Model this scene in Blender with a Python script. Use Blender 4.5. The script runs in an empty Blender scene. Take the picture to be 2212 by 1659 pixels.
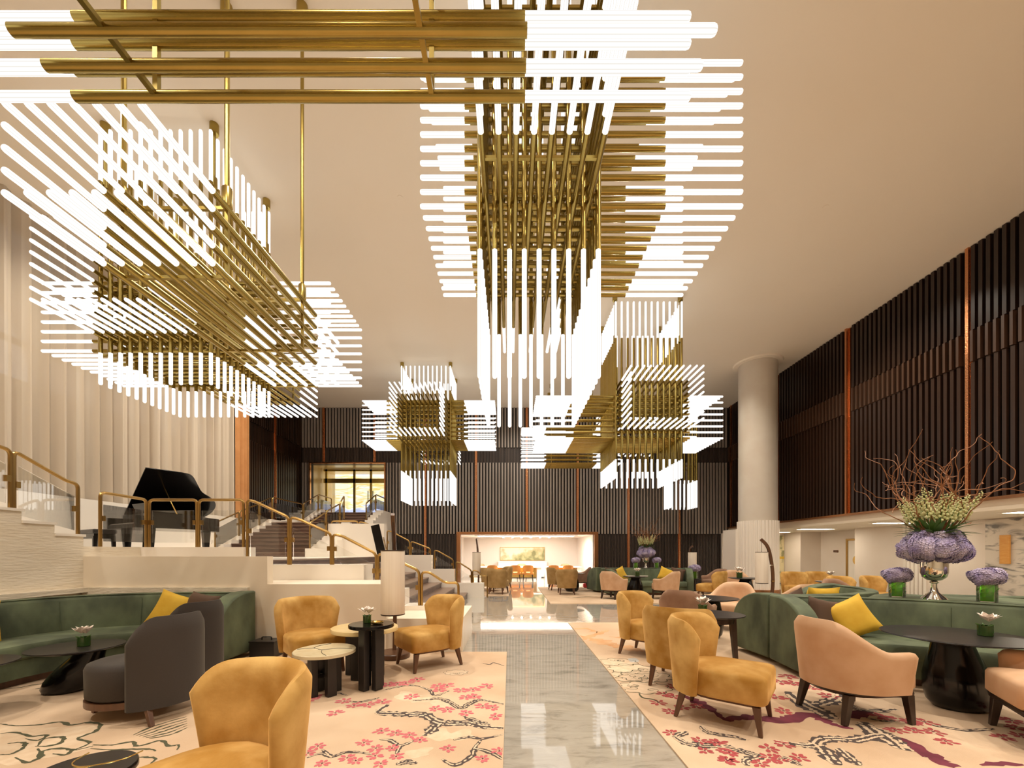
import bpy, bmesh, math, random
from mathutils import Vector, Matrix
PI = math.pi
random.seed(7)
S = bpy.context.scene
COL = S.collection

# ------------------------------------------------------------------ camera, world, exposure
F = 900.0            # focal length in pixels of the 2212 x 1659 frame
VX, VY = 1102.0, 1193.0   # where the hall's long axis vanishes
EYE = 1.3
cd = bpy.data.cameras.new('camera'); cam = bpy.data.objects.new('camera', cd); COL.objects.link(cam)
cam.location = (0, 0, EYE); cam.rotation_euler = (PI/2, 0, 0)
cd.sensor_fit = 'HORIZONTAL'; cd.sensor_width = 36.0; cd.lens = F/2212*36
cd.shift_x = (1106-VX)/2212; cd.shift_y = (VY-829.5)/2212
cd.clip_start = 0.05; cd.clip_end = 200
S.camera = cam
S.view_settings.view_transform = 'Standard'; S.view_settings.look = 'None'
S.view_settings.gamma = 1; S.view_settings.use_curve_mapping = False
S.view_settings.exposure = 0.56
W = bpy.data.worlds.new('world'); S.world = W; W.use_nodes = True
W.node_tree.nodes['Background'].inputs[0].default_value = (0.52, 0.56, 0.62, 1)
W.node_tree.nodes['Background'].inputs[1].default_value = 0.9
TUBE_EMIT = 1.05      # strength of the frosted light tubes

SPOT_W = 440.0       # each fill spot added at the hall ceiling

def at(px, py, d):   # a point of the photograph at depth d, in metres
    return ((px-VX)*d/F, d, EYE-(py-VY)*d/F)
def ground(px, py):
    d = EYE*F/(py-VY)
    return ((px-VX)*d/F, d)

# ------------------------------------------------------------------ materials
MATS = {}
def nt(name):
    m = bpy.data.materials.new(name); m.use_nodes = True
    MATS[name] = m
    t = m.node_tree
    return m, t, t.nodes['Principled BSDF']
def node(t, kind, **kw):
    n = t.nodes.new(kind)
    for k, v in kw.items():
        setattr(n, k, v)
    return n
def mat(name, c, rough=0.5, metal=0.0, c2=None, scale=5.0, detail=4.0, bump=0.0, bscale=None, sheen=0.0,
        coat=0.0, trans=0.0, spec=0.5, lo=0.35, hi=0.65, stretch=None, emit=None, estr=0.0, distort=0.0, coords='Object'):
    m, t, b = nt(name)
    b.inputs['Base Color'].default_value = (*c, 1)
    b.inputs['Roughness'].default_value = rough
    b.inputs['Metallic'].default_value = metal
    b.inputs['Specular IOR Level'].default_value = spec
    b.inputs['Coat Weight'].default_value = coat
    b.inputs['Sheen Weight'].default_value = sheen
    b.inputs['Sheen Roughness'].default_value = 0.4
    b.inputs['Transmission Weight'].default_value = trans
    if sheen: b.inputs['Sheen Tint'].default_value = (min(1, c[0]*1.6+.2), min(1, c[1]*1.6+.2), min(1, c[2]*1.6+.15), 1)
    if emit:
        b.inputs['Emission Color'].default_value = (*emit, 1); b.inputs['Emission Strength'].default_value = estr
    if c2 or bump:
        tc = node(t, 'ShaderNodeTexCoord'); mp = node(t, 'ShaderNodeMapping')
        t.links.new(tc.outputs[coords], mp.inputs[0])
        if stretch: mp.inputs['Scale'].default_value = stretch
    if c2:
        n = node(t, 'ShaderNodeTexNoise'); n.inputs['Scale'].default_value = scale; n.inputs['Detail'].default_value = detail
        n.inputs['Distortion'].default_value = distort
        t.links.new(mp.outputs[0], n.inputs['Vector'])
        r = node(t, 'ShaderNodeValToRGB')
        r.color_ramp.elements[0].position = lo; r.color_ramp.elements[0].color = (*c, 1)
        r.color_ramp.elements[1].position = hi; r.color_ramp.elements[1].color = (*c2, 1)
        t.links.new(n.outputs['Fac'], r.inputs[0]); t.links.new(r.outputs[0], b.inputs['Base Color'])
    if bump:
        n2 = node(t, 'ShaderNodeTexNoise'); n2.inputs['Scale'].default_value = bscale or scale*4; n2.inputs['Detail'].default_value = 3
        t.links.new(mp.outputs[0], n2.inputs['Vector'])
        bp = node(t, 'ShaderNodeBump'); bp.inputs['Strength'].default_value = bump; bp.inputs['Distance'].default_value = 0.02
        t.links.new(n2.outputs['Fac'], bp.inputs['Height']); t.links.new(bp.outputs[0], b.inputs['Normal'])
    return m
def emis(name, c, s):
    m = bpy.data.materials.new(name); m.use_nodes = True; MATS[name] = m
    t = m.node_tree; t.nodes.clear()
    e = node(t, 'ShaderNodeEmission'); e.inputs[0].default_value = (*c, 1); e.inputs[1].default_value = s
    o = node(t, 'ShaderNodeOutputMaterial'); t.links.new(e.outputs[0], o.inputs[0])
    return m
def glass(name, tint=(1, 1, 1), gloss=0.12, rough=0.0):
    m = bpy.data.materials.new(name); m.use_nodes = True; MATS[name] = m
    t = m.node_tree; t.nodes.clear()
    tr = node(t, 'ShaderNodeBsdfTransparent'); tr.inputs[0].default_value = (*tint, 1)
    g = node(t, 'ShaderNodeBsdfGlossy'); g.inputs['Roughness'].default_value = rough
    fr = node(t, 'ShaderNodeFresnel'); fr.inputs[0].default_value = 1.45
    ad = node(t, 'ShaderNodeMath', operation='MULTIPLY_ADD'); ad.inputs[1].default_value = 0.8; ad.inputs[2].default_value = gloss*.3
    t.links.new(fr.outputs[0], ad.inputs[0])
    mx = node(t, 'ShaderNodeMixShader'); o = node(t, 'ShaderNodeOutputMaterial')
    t.links.new(ad.outputs[0], mx.inputs[0]); t.links.new(tr.outputs[0], mx.inputs[1]); t.links.new(g.outputs[0], mx.inputs[2])
    t.links.new(mx.outputs[0], o.inputs[0])
    return m
def sheer(name, c, see=0.3):
    m = bpy.data.materials.new(name); m.use_nodes = True; MATS[name] = m
    t = m.node_tree; t.nodes.clear()
    tr = node(t, 'ShaderNodeBsdfTransparent'); d = node(t, 'ShaderNodeBsdfDiffuse'); d.inputs[0].default_value = (*c, 1)
    tl = node(t, 'ShaderNodeBsdfTranslucent'); tl.inputs[0].default_value = (*c, 1)
    m1 = node(t, 'ShaderNodeMixShader'); m1.inputs[0].default_value = 0.25
    t.links.new(d.outputs[0], m1.inputs[1]); t.links.new(tl.outputs[0], m1.inputs[2])
    m2 = node(t, 'ShaderNodeMixShader'); m2.inputs[0].default_value = see
    t.links.new(m1.outputs[0], m2.inputs[1]); t.links.new(tr.outputs[0], m2.inputs[2])
    o = node(t, 'ShaderNodeOutputMaterial'); t.links.new(m2.outputs[0], o.inputs[0])
    return m

mat('ceiling', (.92, .81, .665), .9, c2=(.94, .835, .70), scale=.35, detail=2)
mat('plaster', (.80, .70, .56), .7)
mat('brass', (.37, .275, .075), .27, 1.0, c2=(.43, .325, .10), scale=3, bump=0)
mat('brass_rail', (.40, .25, .085), .3, 1.0)
mat('brass_bright', (.80, .56, .18), .18, 1.0)
m = emis('tube_light', (1.0, .95, .88), TUBE_EMIT)   # ribbed frosted acrylic: bright flutes between dimmer ribs
t = m.node_tree; em = [n_ for n_ in t.nodes if n_.type == 'EMISSION'][0]
tc = node(t, 'ShaderNodeTexCoord'); sx = node(t, 'ShaderNodeSeparateXYZ'); t.links.new(tc.outputs['Object'], sx.inputs[0])
an = node(t, 'ShaderNodeMath', operation='ARCTAN2'); t.links.new(sx.outputs['Y'], an.inputs[0]); t.links.new(sx.outputs['X'], an.inputs[1])
mu = node(t, 'ShaderNodeMath', operation='MULTIPLY'); mu.inputs[1].default_value = 8.0; t.links.new(an.outputs[0], mu.inputs[0])
sn = node(t, 'ShaderNodeMath', operation='SINE'); t.links.new(mu.outputs[0], sn.inputs[0])
mr = node(t, 'ShaderNodeMapRange'); mr.inputs['From Min'].default_value = -1; mr.inputs['From Max'].default_value = .1
mr.inputs['To Min'].default_value = TUBE_EMIT*.55; mr.inputs['To Max'].default_value = TUBE_EMIT*1.15
t.links.new(sn.outputs[0], mr.inputs['Value']); t.links.new(mr.outputs[0], em.inputs[1])
mat('slat_fine', (.055, .038, .030), .4, c2=(.095, .066, .052), scale=2, stretch=(4, 4, .3))
mat('slat', (.29, .24, .205), .36, c2=(.39, .33, .285), scale=2, stretch=(4, 4, .3))
mat('slat_band', (.06, .029, .016), .40, c2=(.095, .045, .025), scale=2, stretch=(5, 5, .25))
mat('slat_red', (.012, .006, .004), .33, c2=(.038, .016, .008), scale=1.6, stretch=(5, 5, .25))
mat('slat_back', (.013, .008, .006), .6)
mat('copper', (.66, .30, .14), .22, 1.0, bump=.6, bscale=40)
mat('stone', (.90, .79, .64), .45, c2=(.85, .73, .57), scale=2.2, detail=6, lo=.45, hi=.75)
mat('stone_rough', (.86, .77, .63), .85, c2=(.80, .70, .55), scale=3, bump=.5, bscale=14, stretch=(1, .5, 3))
mat('white_wall', (.80, .71, .62), .55, c2=(.77, .67, .57), scale=1.2)
mat('column', (.70, .64, .55), .4, c2=(.66, .58, .49), scale=1.5)
mat('carpet', (.61, .42, .27), .95, c2=(.75, .56, .39), scale=1.1, detail=5, bump=.25, bscale=260, sheen=.2)
mat('carpet_dark', (.085, .062, .055), .95)
mat('carpet_red', (.42, .070, .075), .95)
mat('carpet_pink', (.62, .15, .17), .95)
mat('carpet_wine', (.125, .022, .038), .95, c2=(.20, .035, .06), scale=6)
mat('carpet_green', (.085, .085, .045), .95)
mat('carpet_cream', (.76, .60, .43), .95, c2=(.70, .52, .35), scale=14)
mat('carpet_tan', (.60, .31, .14), .95, c2=(.68, .42, .23), scale=4)
mat('carpet_blue', (.55, .54, .50), .95)
mat('gold_velvet', (.40, .195, .024), .8, c2=(.76, .49, .17), scale=3.6, detail=7, sheen=.8, lo=.38, hi=.74, bump=.05, bscale=60)
mat('olive_velvet', (.33, .195, .06), .8, c2=(.47, .30, .12), scale=4.5, detail=6, sheen=.45)
mat('beige_velvet', (.56, .33, .185), .8, c2=(.66, .43, .27), scale=4, detail=6, sheen=.4)
mat('brown_velvet', (.23, .125, .075), .8, c2=(.33, .19, .12), scale=4, sheen=.35)
mat('green_velvet', (.040, .052, .027), .75, c2=(.15, .185, .10), scale=3.2, detail=7, sheen=.42, lo=.33, hi=.72, stretch=(1, 1, .6))
mat('grey_fabric', (.052, .043, .038), .9, sheen=.3, bump=.15, bscale=200)
mat('orange_leather', (.60, .215, .035), .45, c2=(.66, .25, .05), scale=3)
mat('pink_leather', (.78, .42, .24), .5)
mat('yellow_cushion', (.64, .37, .022), .8, c2=(.70, .44, .04), scale=8, sheen=.3)
mat('brown_cushion', (.085, .043, .022), .8, sheen=.3)
mat('cream_cushion', (.75, .66, .54), .85)
mat('dark_wood', (.030, .017, .011), .3, c2=(.05, .028, .018), scale=4, stretch=(6, 6, .6))
mat('walnut', (.105, .047, .024), .35, c2=(.15, .07, .035), scale=5, stretch=(5, 5, .5))
mat('stair_wood', (.065, .030, .022), .32, c2=(.15, .078, .054), scale=3, stretch=(.7, .7, 6))
mat('stair_nosing', (.19, .115, .078), .3)
mat('black_gloss', (.005, .004, .004), .16, spec=.35)
mat('black_table', (.020, .016, .015), .3)
mat('black_metal', (.015, .012, .011), .35)
mat('gold_top', (.76, .57, .26), .22, c2=(.82, .64, .34), scale=3)
mat('onyx_top', (.70, .62, .42), .18, c2=(.62, .52, .33), scale=5, distort=1.5)
mat('lamp_shade', (.86, .76, .64), .85, c2=(.80, .69, .57), scale=60, stretch=(1, 1, .01))
mat('white_flower', (.92, .82, .74), .6)
mat('green_cup', (.022, .06, .008), .25, coat=.3)
mat('green_leaf', (.045, .12, .015), .5, c2=(.085, .19, .03), scale=9)
mat('bright_leaf', (.08, .28, .012), .4, c2=(.16, .46, .03), scale=8)
mat('hydrangea', (.36, .30, .58), .8, c2=(.66, .58, .70), scale=7, lo=.3, hi=.7)
sheer('leaf_wrap', (.20, .55, .03), 0.0)
mat('snapdragon', (.62, .62, .27), .7, c2=(.72, .72, .42), scale=12)
mat('willow', (.27, .105, .036), .55)
mat('silver', (.80, .77, .70), .06, 1.0)
glass('clear_glass', (.985, .99, .985))
glass('pane_glass', (.93, .95, .96), .1)
sheer('sheer_curtain', (.80, .69, .555), .12)
mat('brown_drape', (.52, .235, .075), .8, c2=(.58, .28, .10), scale=3)
mat('orange_panel', (.72, .32, .06), .4, c2=(.78, .40, .10), scale=10, stretch=(1, 1, 9))
mat('copper_frame', (.55, .27, .13), .25, 1.0)
emis('cove_light', (1, .95, .87), 17.0)
emis('corridor_light', (1, .88, .70), 15.0)
emis('small_lamp', (1, .92, .8), 40.0)
mat('desk_white', (.85, .77, .69), .35)
mat('white_gloss', (.90, .83, .74), .25)
mat('facade', (.30, .16, .08), .8, c2=(.20, .17, .16), scale=.35, detail=4)
mat('piano_key', (.85, .80, .72), .3)
mat('red_thing', (.62, .05, .05), .5)

# marble of the floor: grey-beige, long soft veins, highly polished
m, t, b = nt('marble')
tc = node(t, 'ShaderNodeTexCoord'); oi = node(t, 'ShaderNodeObjectInfo')
geo = node(t, 'ShaderNodeNewGeometry')
vm = node(t, 'ShaderNodeVectorMath', operation='SCALE'); t.links.new(oi.outputs['Location'], vm.inputs[0]); vm.inputs['Scale'].default_value = .0
va = node(t, 'ShaderNodeVectorMath', operation='ADD'); t.links.new(geo.outputs['Position'], va.inputs[0]); t.links.new(vm.outputs[0], va.inputs[1])
mp = node(t, 'ShaderNodeMapping'); mp.inputs['Rotation'].default_value = (0, 0, .5); mp.inputs['Scale'].default_value = (1, 3.2, 1)
t.links.new(va.outputs[0], mp.inputs[0])
n1 = node(t, 'ShaderNodeTexNoise'); n1.inputs['Scale'].default_value = 2.6; n1.inputs['Detail'].default_value = 9; n1.inputs['Roughness'].default_value = .68; n1.inputs['Distortion'].default_value = .7
t.links.new(mp.outputs[0], n1.inputs['Vector'])
r = node(t, 'ShaderNodeValToRGB'); e = r.color_ramp.elements
e[0].position = .30; e[0].color = (.25, .225, .19, 1); e[1].position = .47; e[1].color = (.42, .385, .33, 1)
x = e.new(.75); x.color = (.50, .46, .40, 1)
t.links.new(n1.outputs['Fac'], r.inputs[0]); t.links.new(r.outputs[0], b.inputs['Base Color'])
b.inputs['Roughness'].default_value = .035; b.inputs['Coat Weight'].default_value = .35; b.inputs['Coat Roughness'].default_value = .02
b.inputs['Specular IOR Level'].default_value = .7

# veined feature marble (right corridor)
m, t, b = nt('mural_marble')
tc = node(t, 'ShaderNodeTexCoord'); n1 = node(t, 'ShaderNodeTexNoise'); mp = node(t, 'ShaderNodeMapping')
mp.inputs['Scale'].default_value = (1, .7, 2.2); mp.inputs['Rotation'].default_value = (.5, 0, 0)
t.links.new(tc.outputs['Object'], mp.inputs[0]); t.links.new(mp.outputs[0], n1.inputs['Vector'])
n1.inputs['Scale'].default_value = 1.6; n1.inputs['Detail'].default_value = 8; n1.inputs['Distortion'].default_value = 2.2
r = node(t, 'ShaderNodeValToRGB'); e = r.color_ramp.elements
e[0].position = .36; e[0].color = (.16, .14, .12, 1); e[1].position = .5; e[1].color = (.72, .64, .54, 1)
x = e.new(.43); x.color = (.50, .44, .37, 1)
t.links.new(n1.outputs['Fac'], r.inputs[0]); t.links.new(r.outputs[0], b.inputs['Base Color']); b.inputs['Roughness'].default_value = .3

# painted landscape over the desks
m, t, b = nt('landscape_picture')
tc = node(t, 'ShaderNodeTexCoord'); n1 = node(t, 'ShaderNodeTexNoise'); n1.inputs['Scale'].default_value = 2.6; n1.inputs['Detail'].default_value = 9
t.links.new(tc.outputs['Object'], n1.inputs['Vector'])
sx = node(t, 'ShaderNodeSeparateXYZ'); t.links.new(tc.outputs['Object'], sx.inputs[0])
ma = node(t, 'ShaderNodeMath', operation='MULTIPLY_ADD'); ma.inputs[1].default_value = -.45; t.links.new(sx.outputs['Z'], ma.inputs[0])
mb_ = node(t, 'ShaderNodeMath', operation='MULTIPLY_ADD'); mb_.inputs[1].default_value = .11; t.links.new(sx.outputs['X'], mb_.inputs[0]); t.links.new(n1.outputs['Fac'], mb_.inputs[2])
t.links.new(mb_.outputs[0], ma.inputs[2])
r = node(t, 'ShaderNodeValToRGB'); e = r.color_ramp.elements
e[0].position = .38; e[0].color = (.85, .74, .60, 1); e[1].position = .70; e[1].color = (.24, .24, .11, 1)
x = e.new(.50); x.color = (.72, .52, .30, 1); x = e.new(.60); x.color = (.46, .44, .22, 1)
t.links.new(ma.outputs[0], r.inputs[0]); t.links.new(r.outputs[0], b.inputs['Base Color']); b.inputs['Roughness'].default_value = .6

# green and yellow leaf mural
m, t, b = nt('leaf_mural')
tc = node(t, 'ShaderNodeTexCoord'); n1 = node(t, 'ShaderNodeTexNoise'); n1.inputs['Scale'].default_value = 3.5; n1.inputs['Detail'].default_value = 5
t.links.new(tc.outputs['Object'], n1.inputs['Vector'])
r = node(t, 'ShaderNodeValToRGB'); e = r.color_ramp.elements
e[0].position = .40; e[0].color = (.30, .28, .13, 1); e[1].position = .50; e[1].color = (.78, .67, .40, 1)
t.links.new(n1.outputs['Fac'], r.inputs[0]); t.links.new(r.outputs[0], b.inputs['Base Color'])

# backlit wall behind the upper doors: bands of gold, white and blue
m = bpy.data.materials.new('backlit_wall'); m.use_nodes = True; MATS['backlit_wall'] = m
t = m.node_tree; t.nodes.clear()
tc = node(t, 'ShaderNodeTexCoord'); mp = node(t, 'ShaderNodeMapping'); mp.inputs['Scale'].default_value = (.35, 1, 2.1)
t.links.new(tc.outputs['Object'], mp.inputs[0])
n1 = node(t, 'ShaderNodeTexNoise'); n1.inputs['Scale'].default_value = 1.5; n1.inputs['Detail'].default_value = 4; n1.inputs['Distortion'].default_value = .6
t.links.new(mp.outputs[0], n1.inputs['Vector'])
sx = node(t, 'ShaderNodeSeparateXYZ'); t.links.new(tc.outputs['Object'], sx.inputs[0])
ma = node(t, 'ShaderNodeMath', operation='MULTIPLY_ADD'); ma.inputs[1].default_value = .22; t.links.new(sx.outputs['Z'], ma.inputs[0])
t.links.new(n1.outputs['Fac'], ma.inputs[2])
r = node(t, 'ShaderNodeValToRGB'); e = r.color_ramp.elements
e[0].position = .33; e[0].color = (.48, .52, .74, 1); e[1].position = 1.0; e[1].color = (.42, .55, .85, 1)
for p, c in ((.44, (.95, .90, .80)), (.50, (.92, .68, .22)), (.55, (.98, .92, .74)), (.63, (.88, .60, .14)), (.72, (.97, .88, .60))):
    x = e.new(p); x.color = (*c, 1)
t.links.new(ma.outputs[0], r.inputs[0])
em = node(t, 'ShaderNodeEmission'); em.inputs[1].default_value = 1.0; t.links.new(r.outputs[0], em.inputs[0])
o = node(t, 'ShaderNodeOutputMaterial'); t.links.new(em.outputs[0], o.inputs[0])

# ------------------------------------------------------------------ mesh helpers
class MB:
    def __init__(s): s.v = []; s.f = []
    def add(s, vs, fs):
        k = len(s.v); s.v += [tuple(v) for v in vs]; s.f += [tuple(i+k for i in f) for f in fs]; return s
    def box(s, x0, x1, y0, y1, z0, z1):
        vs = [(x, y, z) for z in (z0, z1) for y in (y0, y1) for x in (x0, x1)]
        return s.add(vs, [(0, 2, 3, 1), (4, 5, 7, 6), (0, 1, 5, 4), (2, 6, 7, 3), (0, 4, 6, 2), (1, 3, 7, 5)])
    def bar(s, p, q, w, h=None, up=(0, 0, 1), w2=None):   # square bar from p to q
        p = Vector(p); q = Vector(q); d = (q-p).normalized(); h = h or w
        u = Vector(up)
        if abs(d.dot(u)) > .95: u = Vector((1, 0, 0))
        a = d.cross(u).normalized(); b_ = a.cross(d).normalized()
        k = (w2/w) if w2 else 1
        vs = [p+a*(i*w/2)+b_*(j*h/2) for i, j in ((-1, -1), (1, -1), (1, 1), (-1, 1))] + \
             [q+a*(i*w/2*k)+b_*(j*h/2*k) for i, j in ((-1, -1), (1, -1), (1, 1), (-1, 1))]
        return s.add(vs, [(0, 3, 2, 1), (4, 5, 6, 7), (0, 1, 5, 4), (1, 2, 6, 5), (2, 3, 7, 6), (3, 0, 4, 7)])
    def tube(s, pts, r, n=8, cap=True):
        pts = [Vector(p) for p in pts]; rs = r if isinstance(r, (list, tuple)) else [r]*len(pts)
        k = len(s.v); prev = None
        for i, p in enumerate(pts):
            a = pts[max(i-1, 0)]; c = pts[min(i+1, len(pts)-1)]
            d = (c-a).normalized() if (c-a).length > 1e-9 else Vector((0, 0, 1))
            if prev is None:
                u = Vector((0, 0, 1)) if abs(d.z) < .9 else Vector((1, 0, 0))
                e1 = d.cross(u).normalized()
            else:
                e1 = (prev-d*prev.dot(d)).normalized()
            prev = e1; e2 = d.cross(e1)
            for j in range(n):
                t_ = 2*PI*j/n
                s.v.append(tuple(p+(e1*math.cos(t_)+e2*math.sin(t_))*rs[i]))
        for i in range(len(pts)-1):
            for j in range(n):
                a0 = k+i*n+j; a1 = k+i*n+(j+1) % n
                s.f.append((a0, a1, a1+n, a0+n))
        if cap:
            s.f.append(tuple(k+j for j in reversed(range(n)))); s.f.append(tuple(k+(len(pts)-1)*n+j for j in range(n)))
        return s
    def lathe(s, prof, n=24, c=(0, 0, 0), shear=(0, 0), squash=1.0):
        k = len(s.v)
        for (r, z) in prof:
            for j in range(n):
                t_ = 2*PI*j/n
                s.v.append((c[0]+r*math.cos(t_)+shear[0]*z, c[1]+r*squash*math.sin(t_)+shear[1]*z, c[2]+z))
        for i in range(len(prof)-1):
            for j in range(n):
                a0 = k+i*n+j; a1 = k+i*n+(j+1) % n
                s.f.append((a0, a1, a1+n, a0+n))
        s.f.append(tuple(k+j for j in reversed(range(n)))); m_ = len(prof)-1
        s.f.append(tuple(k+m_*n+j for j in range(n)))
        return s
    def prism(s, pts, z0, z1):     # plan outline extruded upwards
        n = len(pts); vs = [(x, y, z0) for x, y in pts]+[(x, y, z1) for x, y in pts]
        return s.add(vs, [tuple(reversed(range(n))), tuple(range(n, 2*n))]+[(i, (i+1) % n, (i+1) % n+n, i+n) for i in range(n)])
    def grid(s, rows, close_u=False):
        k = len(s.v); n = len(rows[0])
        for r_ in rows: s.v += [tuple(p) for p in r_]
        for i in range(len(rows)-1):
            for j in range(n if close_u else n-1):
                a0 = k+i*n+j; a1 = k+i*n+(j+1) % n
                s.f.append((a0, a1, a1+n, a0+n))
        return s
    def ball(s, c, r, n=8, m_=6, sz=1.0):
        prof = [(r*math.sin(PI*i/m_), -r*sz*math.cos(PI*i/m_)) for i in range(m_+1)]
        prof[0] = (r*.02, prof[0][1]); prof[-1] = (r*.02, prof[-1][1])
        return s.lathe(prof, n, c)

def mesh_of(name, mb, matname, smooth=True, ang=42, fix=True):
    me = bpy.data.meshes.new(name); me.from_pydata(mb.v, [], mb.f)
    me.materials.append(MATS[matname])
    if fix:
        bm = bmesh.new(); bm.from_mesh(me); bmesh.ops.recalc_face_normals(bm, faces=bm.faces); bm.to_mesh(me); bm.free()
    if smooth:
        me.shade_smooth(); me.set_sharp_from_angle(angle=math.radians(ang))
    me.update()
    return me
def obj(name, mb, matname, parent=None, loc=None, rz=None, smooth=True, ang=42, bevel=0, sub=0, fix=True, label=None):
    me = mesh_of(name, mb, matname, smooth, ang, fix) if isinstance(mb, MB) else mb
    o = bpy.data.objects.new(name, me); COL.objects.link(o)
    if parent: o.parent = parent
    if loc: o.location = loc
    if rz is not None: o.rotation_euler = (0, 0, rz)
    if bevel:
        md = o.modifiers.new('bevel', 'BEVEL'); md.width = bevel; md.segments = 2; md.limit_method = 'ANGLE'; md.angle_limit = math.radians(40)
    if sub:
        md = o.modifiers.new('sub', 'SUBSURF'); md.levels = sub; md.render_levels = sub
    if label: o['label'] = label
    return o
def thing(name, label, cat, loc=(0, 0, 0), rz=0, group=None):
    o = bpy.data.objects.new(name, None); COL.objects.link(o); o.empty_display_size = .1
    o.location = loc; o.rotation_euler = (0, 0, rz)
    return tag(o, label, cat, group)
def tag(o, label, cat, group=None):
    o['label'] = label; o['category'] = cat
    if group: o['group'] = group
    return o
def struct(o, label=None):
    o['kind'] = 'structure'
    if label: o['label'] = label
    return o
def stuff(o):
    o['kind'] = 'stuff'; return o
KIDS = {}
def kids_of(o):
    return [c for c in COL.objects if c.parent is o]
def copy_tree(root, loc, rz, label, group=None, scale=None, swap=None):
    def cp(o, parent):
        c = o.copy(); COL.objects.link(c); c.parent = parent
        if swap and o.type == 'MESH' and o.data.materials and o.data.materials[0].name in swap:
            key = (o.data.name, swap[o.data.materials[0].name])
            if key not in KIDS:
                me = o.data.copy(); me.materials[0] = MATS[swap[o.data.materials[0].name]]; KIDS[key] = me
            c.data = KIDS[key]
        for ch in o.children: cp(ch, c)
        return c
    r = cp(root, None); r.location = loc; r.rotation_euler = (0, 0, rz)
    r['label'] = label
    if group: r['group'] = group
    elif 'group' in r: del r['group']
    if scale: r.scale = (scale,)*3
    return r
def catmull(pts, n=6):
    pts = [Vector(p) for p in pts]; out = []
    for i in range(len(pts)-1):
        p0 = pts[max(i-1, 0)]; p1 = pts[i]; p2 = pts[i+1]; p3 = pts[min(i+2, len(pts)-1)]
        for j in range(n):
            t_ = j/n
            out.append(.5*((2*p1)+(p2-p0)*t_+(2*p0-5*p1+4*p2-p3)*t_*t_+(3*p1-p0-3*p2+p3)*t_**3))
    out.append(pts[-1]); return out
def face_dir(fx, fy): return math.atan2(fy, fx)

# ================================================================== THE ROOM
WY = 17.7                # depth of the back wall
XR, XL, ZC = 9.3, -8.84, 7.43
B = MB
# floor with its polished slabs
fl = struct(obj('floor', B().box(-14, 13, -5, 23, -.14, -.012), 'marble', smooth=False))
slab_mesh = {}
def slab(x0, x1, y0, y1):
    key = (round(x1-x0, 3), round(y1-y0, 3))
    if key not in slab_mesh:
        slab_mesh[key] = mesh_of('marble_slab', B().box(.0008, key[0]-.0008, .0008, key[1]-.0008, -.0119, 0), 'marble', smooth=False)
    obj('marble_slab', slab_mesh[key], None, fl, (x0, y0, 0))
xs = [-5.62+1.115*i for i in range(15)]
ys = [-.6+1.5*i for i in range(16)]
for i in range(14):
    for j in range(15):
        x0, x1, y0, y1 = xs[i], xs[i+1], ys[j], ys[j+1]
        if x1 < -4.3 and y0 > 6: continue
        slab(x0, x1, y0, y1)
# ceiling
struct(obj('ceiling', B().box(-9.4, XR+.3, -5, WY+.3, ZC, ZC+.2), 'ceiling', smooth=False))

# back wall: dark backing with the openings of the desk niche and the upper doors left free
NX0, NX1, NZ = -2.10, 3.55, 2.05          # niche
PX0, PX1, PZ0, PZ1 = -8.45, -5.32, 2.84, 5.04   # upper doors
wb = B()
for (x0, x1, z0, z1) in ((XL-.4, PX0, 0, ZC), (PX0, PX1, 0, PZ0), (PX0, PX1, PZ1, ZC), (PX1, NX0, 0, ZC), (NX0, NX1, NZ, ZC), (NX1, 12.6, 0, ZC)):
    wb.box(x0, x1, WY, WY+.2, z0, z1)
wall_back = struct(obj('wall_back', wb, 'slat_back', smooth=False))
def free(x, z0, z1):    # trims a back wall slat around the openings
    for (a, b_, c, d) in ((NX0-.06, NX1+.06, -1, NZ+.10), (PX0-.06, PX1+.06, PZ0-.02, PZ1+.08)):
        if a < x < b_:
            if c <= z0 and z1 <= d: return None
            if z0 < d < z1 and c <= z0: z0 = d
            elif z0 < c < z1 and z1 <= d: z1 = c
    return z0, z1
COPX = [.709+2.157*k for k in range(-4, 4)]
rows = ((0, 2.07, .064, .03, .035), (2.07, 5.10, .128, .066, .075), (5.10, 5.73, .064, .03, .035), (5.73, ZC, .128, .066, .075))
for (z0, z1, pitch, w, dep) in rows:
    mb = B(); x = XL+.06
    while x < XR-.05:
        if min(abs(x-c) for c in COPX) > .085:
            q = free(x, z0, z1)
            if q: mb.box(x-w/2, x+w/2, WY-dep, WY-.001, q[0]+.005, q[1]-.01)
        x += pitch
    stuff(obj('slat_row', mb, 'slat' if pitch > .1 else 'slat_fine', wall_back, smooth=False))
for c in COPX:
    lo_ = NZ+.1 if NX0 < c < NX1 else (PZ1+.1 if PX0-.2 < c < PX1+.1 else 0)
    mb = B(); mb.box(c-.05, c+.05, WY-.02, WY, lo_, ZC-.001); mb.box(c-.028, c+.028, WY-.07, WY-.02, lo_, ZC-.001)
    obj('copper_strip', mb, 'copper', wall_back, smooth=False)

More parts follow.
